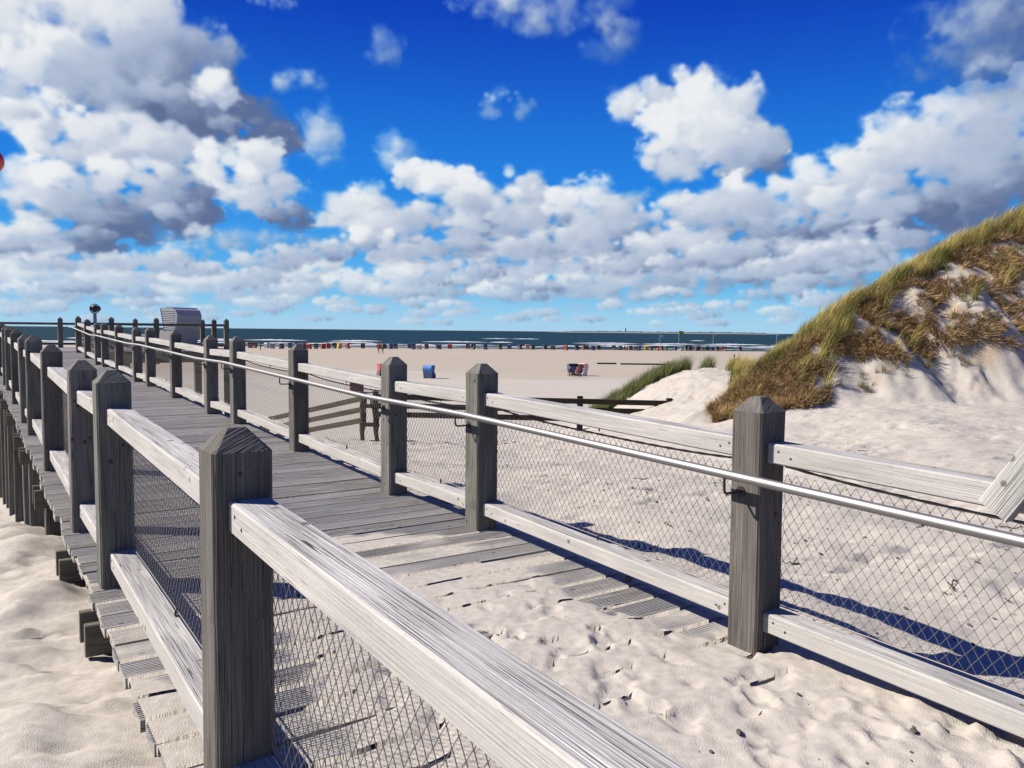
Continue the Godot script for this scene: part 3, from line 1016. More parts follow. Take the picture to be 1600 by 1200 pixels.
func make_platform() -> void:
	var root := base("viewing_platform", Vector3.ZERO, PSI)
	tag(root, "raised wooden viewing platform on piles at the seaward end of the boardwalk", "platform")
	var hd := -0.765
	var v := [plank_mesh(9.9, 0.139, 5, Vector2(0.1, 0.3)), plank_mesh(9.9, 0.139, 5, Vector2(0.6, 0.7))]
	var s := 28.1
	var k := 0
	while s < 33.5:
		put(v[k % 2], "plank", M.plank[(k * 7) % 3], root, Transform3D(Basis(), local(s, 2.95, hd)))
		s += 0.147
		k += 1
	for sb in [28.2, 30.8, 33.3]:
		put(beam_mesh(9.9, 0.34, 0.12), "edge_beam", M.beam, root, span(local(sb, -2.0, hd - 0.22), local(sb, 7.9, hd - 0.22)))
	for l in [-1.9, 2.9, 7.8]:
		put(beam_mesh(5.0, 0.30, 0.12), "side_beam", M.beam, root, span(local(28.3, l, hd - 0.40), local(33.2, l, hd - 0.40)))
	for sb in [28.6, 31.0, 33.1]:
		for l in [-1.6, 1.2, 4.6, 7.5]:
			var p := at(sb, l, 0)
			put(beam_mesh(hd - 0.3 - ground(p.x, p.z) + 0.5, 0.26, 0.26, 0.02), "pile", M.beam, root, span(local(sb, l, ground(p.x, p.z) - 0.5), local(sb, l, hd - 0.3)))
	for l in [4.6, 7.5]:
		put(beam_mesh(2.6, 0.12, 0.08), "brace", M.beam, root, span(local(28.7, l - 0.16, hd - 2.6), local(30.6, l - 0.16, hd - 0.7)))
	# its railing: seaward side, right side and the part facing the walk
	var rl := base("platform_railing", Vector3.ZERO, PSI)
	tag(rl, "dark square-post railing round the edge of the viewing platform", "railing")
	var runs := [[[33.3, -2.0], [33.3, 0.4], [33.3, 2.8], [33.3, 5.3], [33.3, 7.75]], [[33.3, 7.75], [31.5, 7.75], [29.75, 7.75]], [[29.75, 7.75], [29.75, 5.4], [29.75, 4.0], [28.6, 2.9]]]
	var seen := {}
	for run in runs:
		for i in run.size():
			var q: Array = run[i]
			if not seen.has(q):
				seen[q] = true
				put(post_of(0.5), "post", M.post[i % 3], rl, Transform3D(Basis(), local(q[0], q[1], hd)))
			if i > 0:
				var o: Array = run[i - 1]
				for lift in [0.865, 0.14]:
					var a := local(o[0], o[1], hd + lift)
					var b := local(q[0], q[1], hd + lift)
					var d := (b - a).normalized() * 0.06
					put(beam_mesh(a.distance_to(b) - 0.12, 0.082, 0.1), "top_rail" if lift > 0.5 else "bottom_rail", M.post[1], rl, span(a + d, b - d))
	# coin telescope
	var tp := base("viewing_telescope", at(32.6, 3.85, hd), 0.0)
	tag(tp, "round-headed viewing telescope on a slim post at the platform railing", "telescope")
	var pb := MB.new()
	pb.tube(PackedVector3Array([Vector3(0, 0, 0), Vector3(0, 0.04, 0), Vector3(0, 0.06, 0), Vector3(0, 1.25, 0)]), PackedFloat32Array([0.16, 0.16, 0.075, 0.06]), 12)
	put(pb.mesh(), "stand", plain(Color(0.10, 0.15, 0.2), 0.5), tp)
	var hb := MB.new()
	hb.ball(Vector3(0, 1.42, 0), Vector3(0.125, 0.145, 0.125), 14, 9)
	hb.tube(PackedVector3Array([Vector3(0.0, 1.42, 0.24), Vector3(0.0, 1.43, -0.26)]), PackedFloat32Array([0.07, 0.1]), 12)
	put(hb.mesh(), "head", M.iron, tp)
	put(ring_mesh(0.175, 0.018), "guard_ring", M.iron, tp, Transform3D(Basis(), Vector3(0, 1.42, 0)))
	# hooded chair up here
	var ch := hooded_chair(Color(0.24, 0.25, 0.275), Color(0.25, 0.25, 0.25), Color(0.2, 0.25, 0.4), true)
	ch.position = at(31.4, 6.45, hd)
	ch.rotation.y = 1.15
	ch.scale = Vector3(0.93, 0.93, 0.93)
	tag(ch, "pale grey hooded wicker beach chair standing on the viewing platform", "beach chair")
	# mast with a red ball, only the ball's edge in view
	var ms := base("signal_mast", at(30.0, 0.73, hd), 0.0)
	tag(ms, "red signal ball on a mast rising from the viewing platform", "signal mast")
	var mb := MB.new()
	mb.tube(PackedVector3Array([Vector3(0, -0.02, 0), Vector3(0, 5.6, 0)]), PackedFloat32Array([0.07, 0.05]), 10)
	put(mb.mesh(), "mast", plain(Color(0.3, 0.3, 0.3), 0.5), ms)
	var bb := MB.new()
	bb.ball(Vector3(0, 5.88, 0), Vector3(0.40, 0.40, 0.40), 24, 16)
	put(bb.mesh(), "ball", plain(Color(0.55, 0.035, 0.015), 0.25), ms)

# ---------------------------------------------------------------- beach chairs, people, flags
func hooded_chair(hood: Color, wick: Color, cushion: Color, detail := false) -> Node3D:
	var o := Node3D.new()
	o.name = numbered("beach_chair")
	add_child(o)
	# open side looks to -z; 1.25 wide, 1.62 high
	var hw := 0.62
	var b := MB.new()
	var side := [Vector2(-0.48, 0.08), Vector2(0.36, 0.08), Vector2(0.46, 0.72), Vector2(-0.30, 0.72)]
	for s in [-1.0, 1.0]:
		for t in [0.0, 0.05]:
			var x: float = s * (hw - t)
			b.quad(Vector3(x, side[0].y, side[0].x), Vector3(x, side[1].y, side[1].x), Vector3(x, side[2].y, side[2].x), Vector3(x, side[3].y, side[3].x), Vector3(s if t == 0.0 else -s, 0, 0))
		b.quad(Vector3(s * hw, 0.08, -0.48), Vector3(s * (hw - 0.05), 0.08, -0.48), Vector3(s * (hw - 0.05), 0.72, -0.30), Vector3(s * hw, 0.72, -0.30), Vector3(0, 0.3, -0.95))
		b.quad(Vector3(s * hw, 0.72, -0.30), Vector3(s * (hw - 0.05), 0.72, -0.30), Vector3(s * (hw - 0.05), 0.72, 0.46), Vector3(s * hw, 0.72, 0.46), Vector3.UP)
	b.quad(Vector3(-hw, 0.08, 0.36), Vector3(hw, 0.08, 0.36), Vector3(hw, 0.72, 0.46), Vector3(-hw, 0.72, 0.46), Vector3(0, -0.15, 1))
	b.quad(Vector3(-hw, 0.38, -0.50), Vector3(hw, 0.38, -0.50), Vector3(hw, 0.08, -0.48), Vector3(-hw, 0.08, -0.48), Vector3(0, 0, -1))
	for s in [-1.0, 1.0]:
		b.prism(rect_section(0.08, 0.07, 0.005), -0.5, 0.42, Transform3D(Basis(Vector3.UP, PI / 2), Vector3(s * 0.5, 0.04, 0)))
	put(b.mesh(), "base", plain(wick, 0.85), o)
	# hood: a bent shell on a side profile (z, y)
	var prof := [Vector2(0.45, 0.68), Vector2(0.60, 1.08), Vector2(0.62, 1.32), Vector2(0.54, 1.50), Vector2(0.36, 1.60), Vector2(0.05, 1.61), Vector2(-0.26, 1.56)]
	var hb := MB.new()
	for i in prof.size() - 1:
		var p: Vector2 = prof[i]
		var q: Vector2 = prof[i + 1]
		var nm := Vector3(0, -(q.x - p.x), q.y - p.y).normalized()
		var inn := nm * -0.03
		hb.quad(Vector3(-hw, p.y, p.x), Vector3(hw, p.y, p.x), Vector3(hw, q.y, q.x), Vector3(-hw, q.y, q.x), nm)
		hb.quad(Vector3(-hw, p.y, p.x) + inn, Vector3(hw, p.y, p.x) + inn, Vector3(hw, q.y, q.x) + inn, Vector3(-hw, q.y, q.x) + inn, -nm)
		if detail:
			hb.tube(PackedVector3Array([Vector3(-hw, p.y, p.x), Vector3(hw, p.y, p.x)]), PackedFloat32Array([0.014]), 6)
	for s in [-1.0, 1.0]:
		for t in [0.0, 0.03]:
			var x: float = s * (hw - t)
			var piv := Vector3(x, 0.70, -0.08)
			for i in prof.size() - 1:
				hb.tri(piv, Vector3(x, prof[i].y, prof[i].x), Vector3(x, prof[i + 1].y, prof[i + 1].x), Vector3(s if t == 0.0 else -s, 0, 0), Vector3(s if t == 0.0 else -s, 0, 0), Vector3(s if t == 0.0 else -s, 0, 0))
		hb.tube(PackedVector3Array([Vector3(s * hw, 0.70, -0.08), Vector3(s * hw, 1.56, -0.26)]), PackedFloat32Array([0.02]), 6)
		if detail:
			for i in 11:
				var t := (i + 1) / 12.0
				var a := Vector3(s * (hw + 0.004), 0.70, -0.08).lerp(Vector3(s * (hw + 0.004), 1.56, -0.26), t)
				var e := Vector3(s * (hw + 0.004), 0.68, 0.45).lerp(Vector3(s * (hw + 0.004), 1.52, 0.5), t)
				hb.tube(PackedVector3Array([a, e]), PackedFloat32Array([0.012]), 5)
	hb.tube(PackedVector3Array([Vector3(-hw, 1.56, -0.26), Vector3(hw, 1.56, -0.26)]), PackedFloat32Array([0.022]), 6)
	put(hb.mesh(), "hood", plain(hood, 0.7), o)
	var cb := MB.new()
	cb.prism(rect_section(0.12, 0.55, 0.03), -0.54, 0.54, Transform3D(Basis(), Vector3(0, 0.42, -0.14)))
	cb.prism(rect_section(0.75, 0.1, 0.03), -0.54, 0.54, Transform3D(Basis(Vector3(1, 0, 0), 0.25), Vector3(0, 0.88, 0.32)))
	put(cb.mesh(), "cushion", plain(cushion, 0.9), o)
	return o

func person(where: Vector3, turn: float, top: Color, legs: Color, pose: String, label: String) -> void:
	var b := MB.new()
	b.colored = true
	var skin := Color(0.45, 0.29, 0.21)
	var hip := 0.92
	var lean := Vector3(0, 0, 0)
	var feet := [Vector3(-0.10, 0.05, -0.22), Vector3(0.10, 0.05, 0.24)]
	var knees := [Vector3(-0.10, 0.50, -0.14), Vector3(0.10, 0.49, 0.06)]
	if pose == "stand":
		feet = [Vector3(-0.12, 0.05, 0), Vector3(0.12, 0.05, 0.03)]
		knees = [Vector3(-0.11, 0.5, -0.02), Vector3(0.11, 0.5, -0.01)]
	elif pose == "sit":
		hip = 0.42
		feet = [Vector3(-0.14, 0.05, -0.52), Vector3(0.14, 0.05, -0.48)]
		knees = [Vector3(-0.13, 0.46, -0.42), Vector3(0.13, 0.46, -0.4)]
	var hp := Vector3(0, hip, 0)
	b.tint = legs
	for k in 2:
		var hj := hp + Vector3(-0.09 if k == 0 else 0.09, 0, 0)
		b.tube(PackedVector3Array([hj, knees[k], feet[k]]), PackedFloat32Array([0.09, 0.062, 0.045]), 8)
		b.tube(PackedVector3Array([feet[k] + Vector3(0, -0.01, 0.05), feet[k] + Vector3(0, -0.015, -0.17)]), PackedFloat32Array([0.045, 0.03]), 6)
	b.tint = top
	b.tube(PackedVector3Array([hp + Vector3(0, -0.06, 0), hp + Vector3(0, 0.14, 0), hp + Vector3(0, 0.42, 0.0), hp + Vector3(0, 0.55, 0), hp + Vector3(0, 0.6, 0)]), PackedFloat32Array([0.13, 0.14, 0.18, 0.14, 0.06]), 10)
	for s in [-1.0, 1.0]:
		b.tint = top
		var sh := hp + Vector3(s * 0.19, 0.5, 0)
		var el := sh + Vector3(s * 0.06, -0.28, 0.05 * s)
		var hd := el + Vector3(-s * 0.01, -0.22, -0.14)
		b.tube(PackedVector3Array([sh, el]), PackedFloat32Array([0.058, 0.045]), 7)
		b.tint = skin
		b.tube(PackedVector3Array([el, hd, hd + Vector3(0, -0.09, -0.04)]), PackedFloat32Array([0.042, 0.03, 0.03]), 7)
	b.tint = skin
	b.tube(PackedVector3Array([hp + Vector3(0, 0.56, 0), hp + Vector3(0, 0.68, -0.01)]), PackedFloat32Array([0.06, 0.055]), 8)
	b.ball(hp + Vector3(0, 0.77, -0.02), Vector3(0.085, 0.115, 0.1), 10, 8)
	b.tint = Color(0.06, 0.045, 0.03)
	b.ball(hp + Vector3(0, 0.80, 0.01), Vector3(0.092, 0.1, 0.1), 10, 6)
	tag(put(b.mesh(), "person", M.tinted, null, Transform3D(Basis(Vector3.UP, turn), where)), label, "person")

func on_beach(px: float, py: float) -> Vector3:      # where a ray through the photograph meets the beach
	var d := photo_dir(px, py)
	var t := -5.8 / d.y
	var p := d * t
	return Vector3(p.x, CY + ground(p.x, p.z), p.z)

func make_beach() -> void:
	var navy := Color(0.03, 0.05, 0.13)
	var red := Color(0.28, 0.03, 0.025)
	var dark := Color(0.03, 0.032, 0.035)
	var green := Color(0.03, 0.08, 0.05)
	var brown := Color(0.12, 0.06, 0.035)
	var grey := Color(0.35, 0.36, 0.38)
	var gold := Color(0.5, 0.34, 0.05)
	var pink := Color(0.6, 0.33, 0.3)
	var names := {navy: "navy blue", red: "red", dark: "near-black", green: "dark green", brown: "brown", grey: "pale grey", gold: "yellow", pink: "faded pink"}
	var row := [[238, navy], [391, red], [398, brown], [417, grey], [426, grey], [440, dark], [453, navy], [461, navy], [468, navy], [476, brown], [483, red], [494, brown], [505, red], [513, red], [522, green], [530, gold], [543.5, red], [567, dark],
		[593, red], [601, green], [610, navy], [618, navy], [640, navy], [646, navy], [655, grey], [666, brown], [686.5, navy], [703, red], [731, red], [739, dark], [758, navy], [781, dark], [796, navy], [813, dark], [824, pink], [832, dark],
		[851, dark], [864, dark], [884, red], [901, dark], [912, brown], [917, dark], [926.5, navy], [935, dark], [959, dark], [968, green], [985, brown], [994, navy], [998, dark], [1010, gold], [1017, dark], [1026, red], [1034, brown], [1040, green],
		[1057, navy], [1062, grey], [1072, green], [1078, dark], [1088, dark], [1091, red], [1101, green], [1106, green], [1113.5, navy], [1121, green], [1127, dark], [1132, red], [1156, dark]]
	var r := RandomNumberGenerator.new()
	r.seed = 12
	for i in row.size():
		var c: Color = row[i][1]
		var o := hooded_chair(c, c.lerp(Color(0.2, 0.17, 0.14), 0.35), c.lerp(Color(0.6, 0.6, 0.6), 0.4))
		o.position = on_beach(row[i][0], 545.2 + 0.0035 * (row[i][0] - 600.0) + r.randf_range(-1.0, 0.8))
		o.rotation.y = r.randf_range(-0.9, 0.9) + (PI if r.randf() < 0.35 else 0.0)
		tag(o, names[c] + " hooded beach chair in the long row along the shoreline", "beach chair", "beach chairs in the row along the shoreline")
	# nearer ones
	var bl := hooded_chair(Color(0.035, 0.14, 0.38), Color(0.03, 0.05, 0.12), Color(0.2, 0.3, 0.5))
	bl.position = on_beach(671, 591)
	bl.rotation.y = -0.45
	tag(bl, "single bright blue hooded beach chair alone on the pale upper beach", "beach chair")
	var rd := hooded_chair(Color(0.33, 0.05, 0.035), Color(0.1, 0.07, 0.06), Color(0.4, 0.2, 0.2))
	rd.position = on_beach(598, 588)
	rd.rotation.y = 0.6
	tag(rd, "red hooded beach chair half hidden behind a railing post", "beach chair")
	var pa := hooded_chair(Color(0.04, 0.06, 0.12), Color(0.05, 0.05, 0.06), Color(0.2, 0.2, 0.3))
	pa.position = on_beach(895, 587)
	pa.rotation.y = PI + 0.3
	tag(pa, "dark blue hooded beach chair facing the walkway with people in it", "beach chair")
	var pk := hooded_chair(Color(0.6, 0.4, 0.4), Color(0.55, 0.5, 0.48), Color(0.5, 0.3, 0.3))
	pk.position = on_beach(909, 587)
	pk.rotation.y = PI - 0.9
	tag(pk, "pink and white hooded beach chair beside the dark blue one", "beach chair")
	var low := hooded_chair(Color(0.04, 0.05, 0.10), Color(0.22, 0.08, 0.06), Color(0.3, 0.1, 0.08))
	low.position = on_beach(557, 613)
	low.rotation.y = 0.3
	tag(low, "dark hooded beach chair with reddish base standing just beyond the slanting fence", "beach chair")
	# people
	person(on_beach(598, 552.5), 0.4, Color(0.03, 0.03, 0.035), Color(0.03, 0.03, 0.04), "walk", "walker in black clothes on the open sand before the red chair")
	person(on_beach(591.5, 552), 0.2, Color(0.25, 0.04, 0.04), Color(0.04, 0.04, 0.05), "walk", "walker in a red top and dark trousers beside the one in black")
	person(on_beach(407, 547.5), -0.6, Color(0.03, 0.03, 0.04), Color(0.03, 0.03, 0.04), "stand", "person in dark clothes standing at the end of the chair row")
	person(on_beach(682, 545), 0.0, Color(0.03, 0.04, 0.08), Color(0.03, 0.03, 0.04), "stand", "person in navy standing next to a navy beach chair")
	person(on_beach(980, 547.5), 0.8, Color(0.35, 0.05, 0.05), Color(0.05, 0.05, 0.06), "walk", "person in a red jacket walking past the chair row")
	person(on_beach(976, 547), 0.7, Color(0.03, 0.03, 0.03), Color(0.03, 0.03, 0.03), "walk", "person in black walking past the chair row")
	person(on_beach(1144, 545), 0.0, Color(0.1, 0.12, 0.2), Color(0.04, 0.04, 0.05), "stand", "person in blue standing near the last chairs of the row")
	person(on_beach(1147, 566.5), 1.2, Color(0.03, 0.03, 0.03), Color(0.03, 0.03, 0.04), "walk", "walker all in black crossing the beach below the grassy dune")
	person(on_beach(1153.5, 566.5), 1.2, Color(0.45, 0.42, 0.42), Color(0.04, 0.04, 0.05), "walk", "walker in a pale top crossing the beach below the grassy dune")
	person(on_beach(890, 588.5), PI, Color(0.05, 0.05, 0.06), Color(0.35, 0.2, 0.15), "sit", "person in a black top sitting on the sand by the dark blue chair")
	person(on_beach(902, 589), PI + 0.4, Color(0.4, 0.12, 0.1), Color(0.03, 0.03, 0.04), "sit", "person in a red top sitting on the sand by the pink chair")
	# flags
	for f in [[1031.0, 541.0, 520.5, Color(0.75, 0.78, 0.8), Color(0.75, 0.78, 0.8), "white flag flying from a tall pole at the chair row", 1.5], [1060.5, 541.5, 514.0, Color(0.75, 0.55, 0.02), Color(0.75, 0.55, 0.02), "large plain yellow flag flying from the tallest pole", 2.0], [1114.0, 541.5, 518.5, Color(0.78, 0.78, 0.76), Color(0.72, 0.52, 0.04), "half white, half yellow flag flying from a pole", 1.5], [1213.0, 542.0, 519.0, Color(0.76, 0.78, 0.8), Color(0.76, 0.78, 0.8), "small white flag on a pole partly behind the dune", 1.2]]:
		var p := on_beach(f[0], f[1])
		var hgt: float = (f[1] - f[2]) / 1248.16 * -p.z
		var o := base("flag", p)
		tag(o, f[5], "flag", "flags on the beach")
		var pb := MB.new()
		pb.tube(PackedVector3Array([Vector3.ZERO, Vector3(0, hgt, 0)]), PackedFloat32Array([0.06, 0.04]), 8)
		put(pb.mesh(), "pole", plain(Color(0.55, 0.55, 0.55), 0.5), o)
		for half in 2:
			var cl := MB.new()
			var w: float = f[6]
			for i in 6:
				for e in 1:
					var x0 := w * i / 6.0
					var x1 := w * (i + 1) / 6.0
					var z0 := sin(x0 * 3.2) * 0.16
					var z1 := sin(x1 * 3.2) * 0.16
					var ya := hgt - w * 0.36 * half - x0 * 0.12
					var yb := hgt - w * 0.36 * (half + 1) - x0 * 0.12
					var yc := hgt - w * 0.36 * half - x1 * 0.12
					var yd := hgt - w * 0.36 * (half + 1) - x1 * 0.12
					cl.quad(Vector3(x0, ya, z0), Vector3(x1, yc, z1), Vector3(x1, yd, z1), Vector3(x0, yb, z0), Vector3(0, 0, 1))
			put(cl.mesh(), "cloth", plain(f[3 + half], 0.8), o)
	# a line of timbers half buried in the sand
	for p in [[1000, 570, 14.0], [1036, 570.5, 5.5], [948, 569, 7.0]]:
		var w := on_beach(p[0], p[1])
		var dr := put(beam_mesh(p[2] * 0.5, 0.5, 0.35, 0.04), "driftwood", M.fence, null, Transform3D(Basis(Vector3.UP, 0.04), w + Vector3(0, 0.02, 0)))
		tag(dr, "long dark baulk of timber half sunk in the open beach", "driftwood", "timbers on the open beach")

# ---------------------------------------------------------------- plank fence on the lower sand
func worn_post(high: float) -> ArrayMesh:
	var b := MB.new()
	var pts := PackedVector3Array()
	var rad := PackedFloat32Array([0.045, 0.05, 0.052, 0.075, 0.07, 0.078, 0.08, 0.078])
	for i in 8:
		pts.append(Vector3(0.012 * sin(i * 2.1), high * [0.0, 0.22, 0.36, 0.46, 0.6, 0.75, 0.9, 1.0][i], 0.01 * cos(i * 1.7)))
	b.tube(pts, rad, 9)
	return b.mesh()

func make_fence() -> void:
	var root := base("plank_fence", Vector3(0, 0, 0))
	tag(root, "dark three-board fence on the lower sand behind the boardwalk, one stretch slanting down", "fence")
	# level stretch: from the paired posts to the right, dying into the blown sand
	var xs := [-3.05, -0.9, 1.55, 3.56]
	var zs := [-18.0, -18.1, -18.1, -18.0]
	var tops := [-1.46, -1.5, -1.53, -1.55]
	for i in 4:
		var g := minf(ground(xs[i], zs[i]), tops[i] - 0.4) - 0.3
		var a := Vector3(xs[i], CY + g, zs[i])
		var b := Vector3(xs[i], CY + tops[i] + 0.07, zs[i])
		if i == 0:
			put(worn_post(b.y - a.y), "post", M.fence, root, Transform3D(Basis(Vector3(0, 0, 1), 0.03), a))
		else:
			put(beam_mesh(a.distance_to(b), 0.13, 0.11), "post", M.fence, root, span(a, b))
		if i > 0:
			for k in 3:
				var p := Vector3(xs[i - 1], CY + tops[i - 1] - 0.04 - 0.2 * k, zs[i - 1] + 0.085)
				var q := Vector3(xs[i], CY + tops[i] - 0.04 - 0.2 * k, zs[i] + 0.085)
				put(beam_mesh(p.distance_to(q) + 0.1, 0.12, 0.045), "rail_board", M.fence, root, span(p, q))
	# slanting stretch going down to the left
	var a0 := Vector3(-3.42, CY - 1.5, -18.1)
	var b0 := Vector3(-6.9, CY - 2.5, -22.0)
	for k in 3:
		var p := a0 + Vector3(0.1, -0.04 - 0.25 * k, 0.08)
		var q := b0 + Vector3(0, -0.04 - 0.25 * k, 0.08)
		put(beam_mesh(p.distance_to(q), 0.12, 0.045), "rail_board", M.fence, root, span(p, q))
	put(worn_post(a0.y + 0.05 - (CY + ground(a0.x, a0.z) - 0.3)), "post", M.fence, root, Transform3D(Basis(Vector3(0, 0, 1), -0.04), Vector3(a0.x, CY + ground(a0.x, a0.z) - 0.3, a0.z)))
	for k in 2:
		var cy := CY - 1.72 - 0.42 * k
		put(beam_mesh(0.36, 0.09, 0.05), "cross_piece", M.fence, root, span(Vector3(-3.42, cy, -17.95), Vector3(-3.06, cy, -17.93)))
	for p in [b0]:
		var g := ground(p.x, p.z) - 0.3
		put(beam_mesh(p.y + 0.05 - (CY + g), 0.13, 0.11), "post", M.fence, root, span(Vector3(p.x, CY + g, p.z), p + Vector3(0, 0.05, 0)))

# ---------------------------------------------------------------- dune grass
func tuft(seed_: int, blades: int, high: float, lean: float, droop: float) -> ArrayMesh:
	var r := RandomNumberGenerator.new()
	r.seed = seed_
	var b := MB.new()
	b.colored = true
	for i in blades:
		var az := r.randf() * TAU
		var root := Vector3(cos(az), 0, sin(az)) * 0.09 * r.randf()
		var out := Vector3(cos(az), 0, sin(az)) * r.randf_range(0.05, 0.35) + Vector3(lean * r.randf_range(0.6, 1.3), 0, 0)
		var h := high * r.randf_range(0.55, 1.1)
		var w := r.randf_range(0.004, 0.0075)
		var side := Vector3(sin(az * 3.0), 0, cos(az * 3.0))
		var shade := r.randf_range(0.7, 1.2)
		b.tint = Color(shade, shade * r.randf_range(0.92, 1.05), shade * r.randf_range(0.7, 1.0))
		var prev := root
		var pw := w
		for k in 3:
			var t := (k + 1) / 3.0
			var p := root + Vector3(0, h * (t - droop * t * t), 0) + out * h * t * t
			var nw := w * (1.0 - t * 0.92)
			var nm := (p - prev).cross(side).normalized()
			b.tri(prev - side * pw, prev + side * pw, p + side * nw, nm, nm, nm)
			b.tri(prev - side * pw, p + side * nw, p - side * nw, nm, nm, nm)
			prev = p
			pw = nw
	return b.mesh()

func scatter(called: String, label: String, mesh: Mesh, spots: Array) -> void:
	var mm := MultiMesh.new()
	mm.transform_format = MultiMesh.TRANSFORM_3D
	mm.use_colors = true
	mm.mesh = mesh
	mm.instance_count = spots.size()
	for i in spots.size():
		mm.set_instance_transform(i, spots[i][0])
		mm.set_instance_color(i, spots[i][1])
	var o := MultiMeshInstance3D.new()
	o.name = numbered(called)
	o.multimesh = mm
	o.material_override = M.grass
	add_child(o)
	tag(o, label, "grass", "", "stuff")

func make_grass() -> void:
	var r := RandomNumberGenerator.new()
	r.seed = 404
	var green := []
	var green2 := []
	var brown := []
	var tries := 0
	while green.size() + green2.size() < 9000 and tries < 60000:
		tries += 1
		var x := r.randf_range(3.6, 16.5)
		var dr := maxf(15.0 + 0.51 * (x - 4.09), 14.6)
		var off := r.randf_range(-1.5, 7.0)
		if off > 2.5 and r.randf() < 0.5:
			continue
		var d := dr + off
		if x < 0.268 * d + 0.15 * r.randf():
			continue
		if off < 0.0:
			# below the crest the turf only hangs on in places
			var k := n_gully.get_noise_3d(x * 1.6, d * 1.6, 7.0) - off * 0.1
			if x < 0.262 * d:
				continue
			if off < -0.25 and k < 0.22:
				continue
			if off < -0.8 and r.randf() < 0.65:
				continue
		var h := ground(x, -d)
		var sc := r.randf_range(0.5, 1.05) * clampf(0.55 + (x - 3.6) * 0.2, 0.5, 1.0)
		var b := Basis(Vector3.UP, r.randf_range(-0.7, 0.7)).scaled(Vector3(sc, sc, sc))
		var t := clampf(0.5 + n_wide.get_noise_2d(x * 5.0, d * 5.0) * 1.2 + r.randf_range(-0.4, 0.4), 0.0, 1.0)
		var c := Color(0.10, 0.11, 0.03).lerp(Color(0.38, 0.30, 0.11), t)
		(green if r.randf() < 0.5 else green2).append([Transform3D(b, Vector3(x, CY + h - 0.03, -d)), c])
	scatter("dune_grass", "tall yellow-green marram grass along the crest of the big dune", tuft(1, 30, 0.54, 0.34, 0.14), green)
	scatter("dune_grass", "tall yellow-green marram grass along the crest of the big dune", tuft(2, 22, 0.66, 0.5, 0.2), green2)
	tries = 0
	while brown.size() < 6500 and tries < 120000:
		tries += 1
		var x := r.randf_range(3.7, 14.5)
		var dr := maxf(15.0 + 0.51 * (x - 4.09), 14.6)
		var t := r.randf()
		var d := lerpf(14.2, dr, t)
		var k := n_gully.get_noise_3d(x * 1.5 + 30.0, d * 2.2, 2.0) + 0.30 * t - 0.02 + 0.5 * smoothstep(7.0, 4.4, x)
		k -= 0.45 * smoothstep(0.5, 0.15, t) * smoothstep(5.5, 7.0, x)
		if k < 0.16 + r.randf_range(-0.08, 0.08):
			continue
		var h := ground(x, -d)
		var gx := (ground(x + 0.1, -d) - ground(x - 0.1, -d)) / 0.2
		var gz := (ground(x, -d + 0.1) - ground(x, -d - 0.1)) / 0.2
		var nm := Vector3(-gx, 1, -gz).normalized()
		var down := Vector3(0, -1, 0).slide(nm).normalized()
		# thatch hangs down the cut face
		var up := (nm * 0.75 + down * r.randf_range(0.2, 0.9)).normalized()
		var xa := up.cross(Vector3(0, 0, 1)).normalized()
		var sc := r.randf_range(0.45, 0.95)
		var b := Basis(xa, up, xa.cross(up)).rotated(up, r.randf() * TAU).scaled(Vector3(sc, sc, sc))
		var c := Color(0.20, 0.125, 0.06).lerp(Color(0.50, 0.35, 0.18), r.randf())
		if r.randf() < 0.2:
			c = Color(0.07, 0.06, 0.03)
		brown.append([Transform3D(b, Vector3(x, CY + h - 0.03, -d)), c])
	scatter("dry_thatch", "brown dead grass and roots hanging down the cut face of the dune", tuft(3, 22, 0.5, 0.0, 0.45), brown)
	var small := []
	tries = 0
	while small.size() < 420 and tries < 20000:
		tries += 1
		var x := r.randf_range(2.0, 5.6)
		var d := r.randf_range(19.6, 23.5)
		var along := (x - 2.2) / 3.2
		if absf(d - (20.6 + along * 1.6)) > 0.75 + 0.4 * n_wide.get_noise_2d(x * 9.0, d * 9.0):
			continue
		if x > 4.3 and n_wide.get_noise_2d(x * 11.0, 4.0) < 0.02:
			continue
		var sc := r.randf_range(0.6, 0.95)
		var c := Color(0.06, 0.095, 0.03).lerp(Color(0.16, 0.16, 0.06), r.randf())
		small.append([Transform3D(Basis(Vector3.UP, r.randf_range(-0.8, 0.8)).scaled(Vector3(sc, sc, sc)), Vector3(x, CY + ground(x, -d) - 0.02, -d)), c])
	scatter("hummock_grass", "dark green grass on the low sand hummock behind the plank fence", tuft(4, 30, 0.6, 0.22, 0.12), small)
	# tussocks low on the dune face
	for p in [[6.5, 14.7], [7.1, 14.8], [5.9, 14.9], [7.7, 15.3], [8.6, 15.2]]:
		var sp := []
		for i in 9:
			var x: float = p[0] + r.randfn() * 0.14
			var d: float = p[1] + r.randfn() * 0.1
			var sc := r.randf_range(0.35, 0.6)
			sp.append([Transform3D(Basis(Vector3.UP, r.randf() * TAU).scaled(Vector3(sc, sc, sc)), Vector3(x, CY + ground(x, -d) - 0.02, -d)), Color(0.08, 0.1, 0.035).lerp(Color(0.25, 0.17, 0.08), r.randf())])
		scatter("grass_tussock", "small grass tussock growing low on the sandy dune face", tuft(6, 20, 0.6, 0.1, 0.2), sp)

# ---------------------------------------------------------------- sand on the planks, twigs, stones
const PRINTS := [[2.45, 1.75, 0.3], [2.1, 2.0, 0.2], [1.75, 1.7, 0.5], [1.45, 2.05, 0.1], [2.6, 2.25, 2.6], [1.9, 2.4, 2.9], [1.2, 1.75, 0.4], [2.2, 1.45, -0.3], [1.55, 1.35, 0.0], [0.95, 2.1, 0.3], [2.9, 1.9, 0.6], [1.0, 1.5, 2.4]]

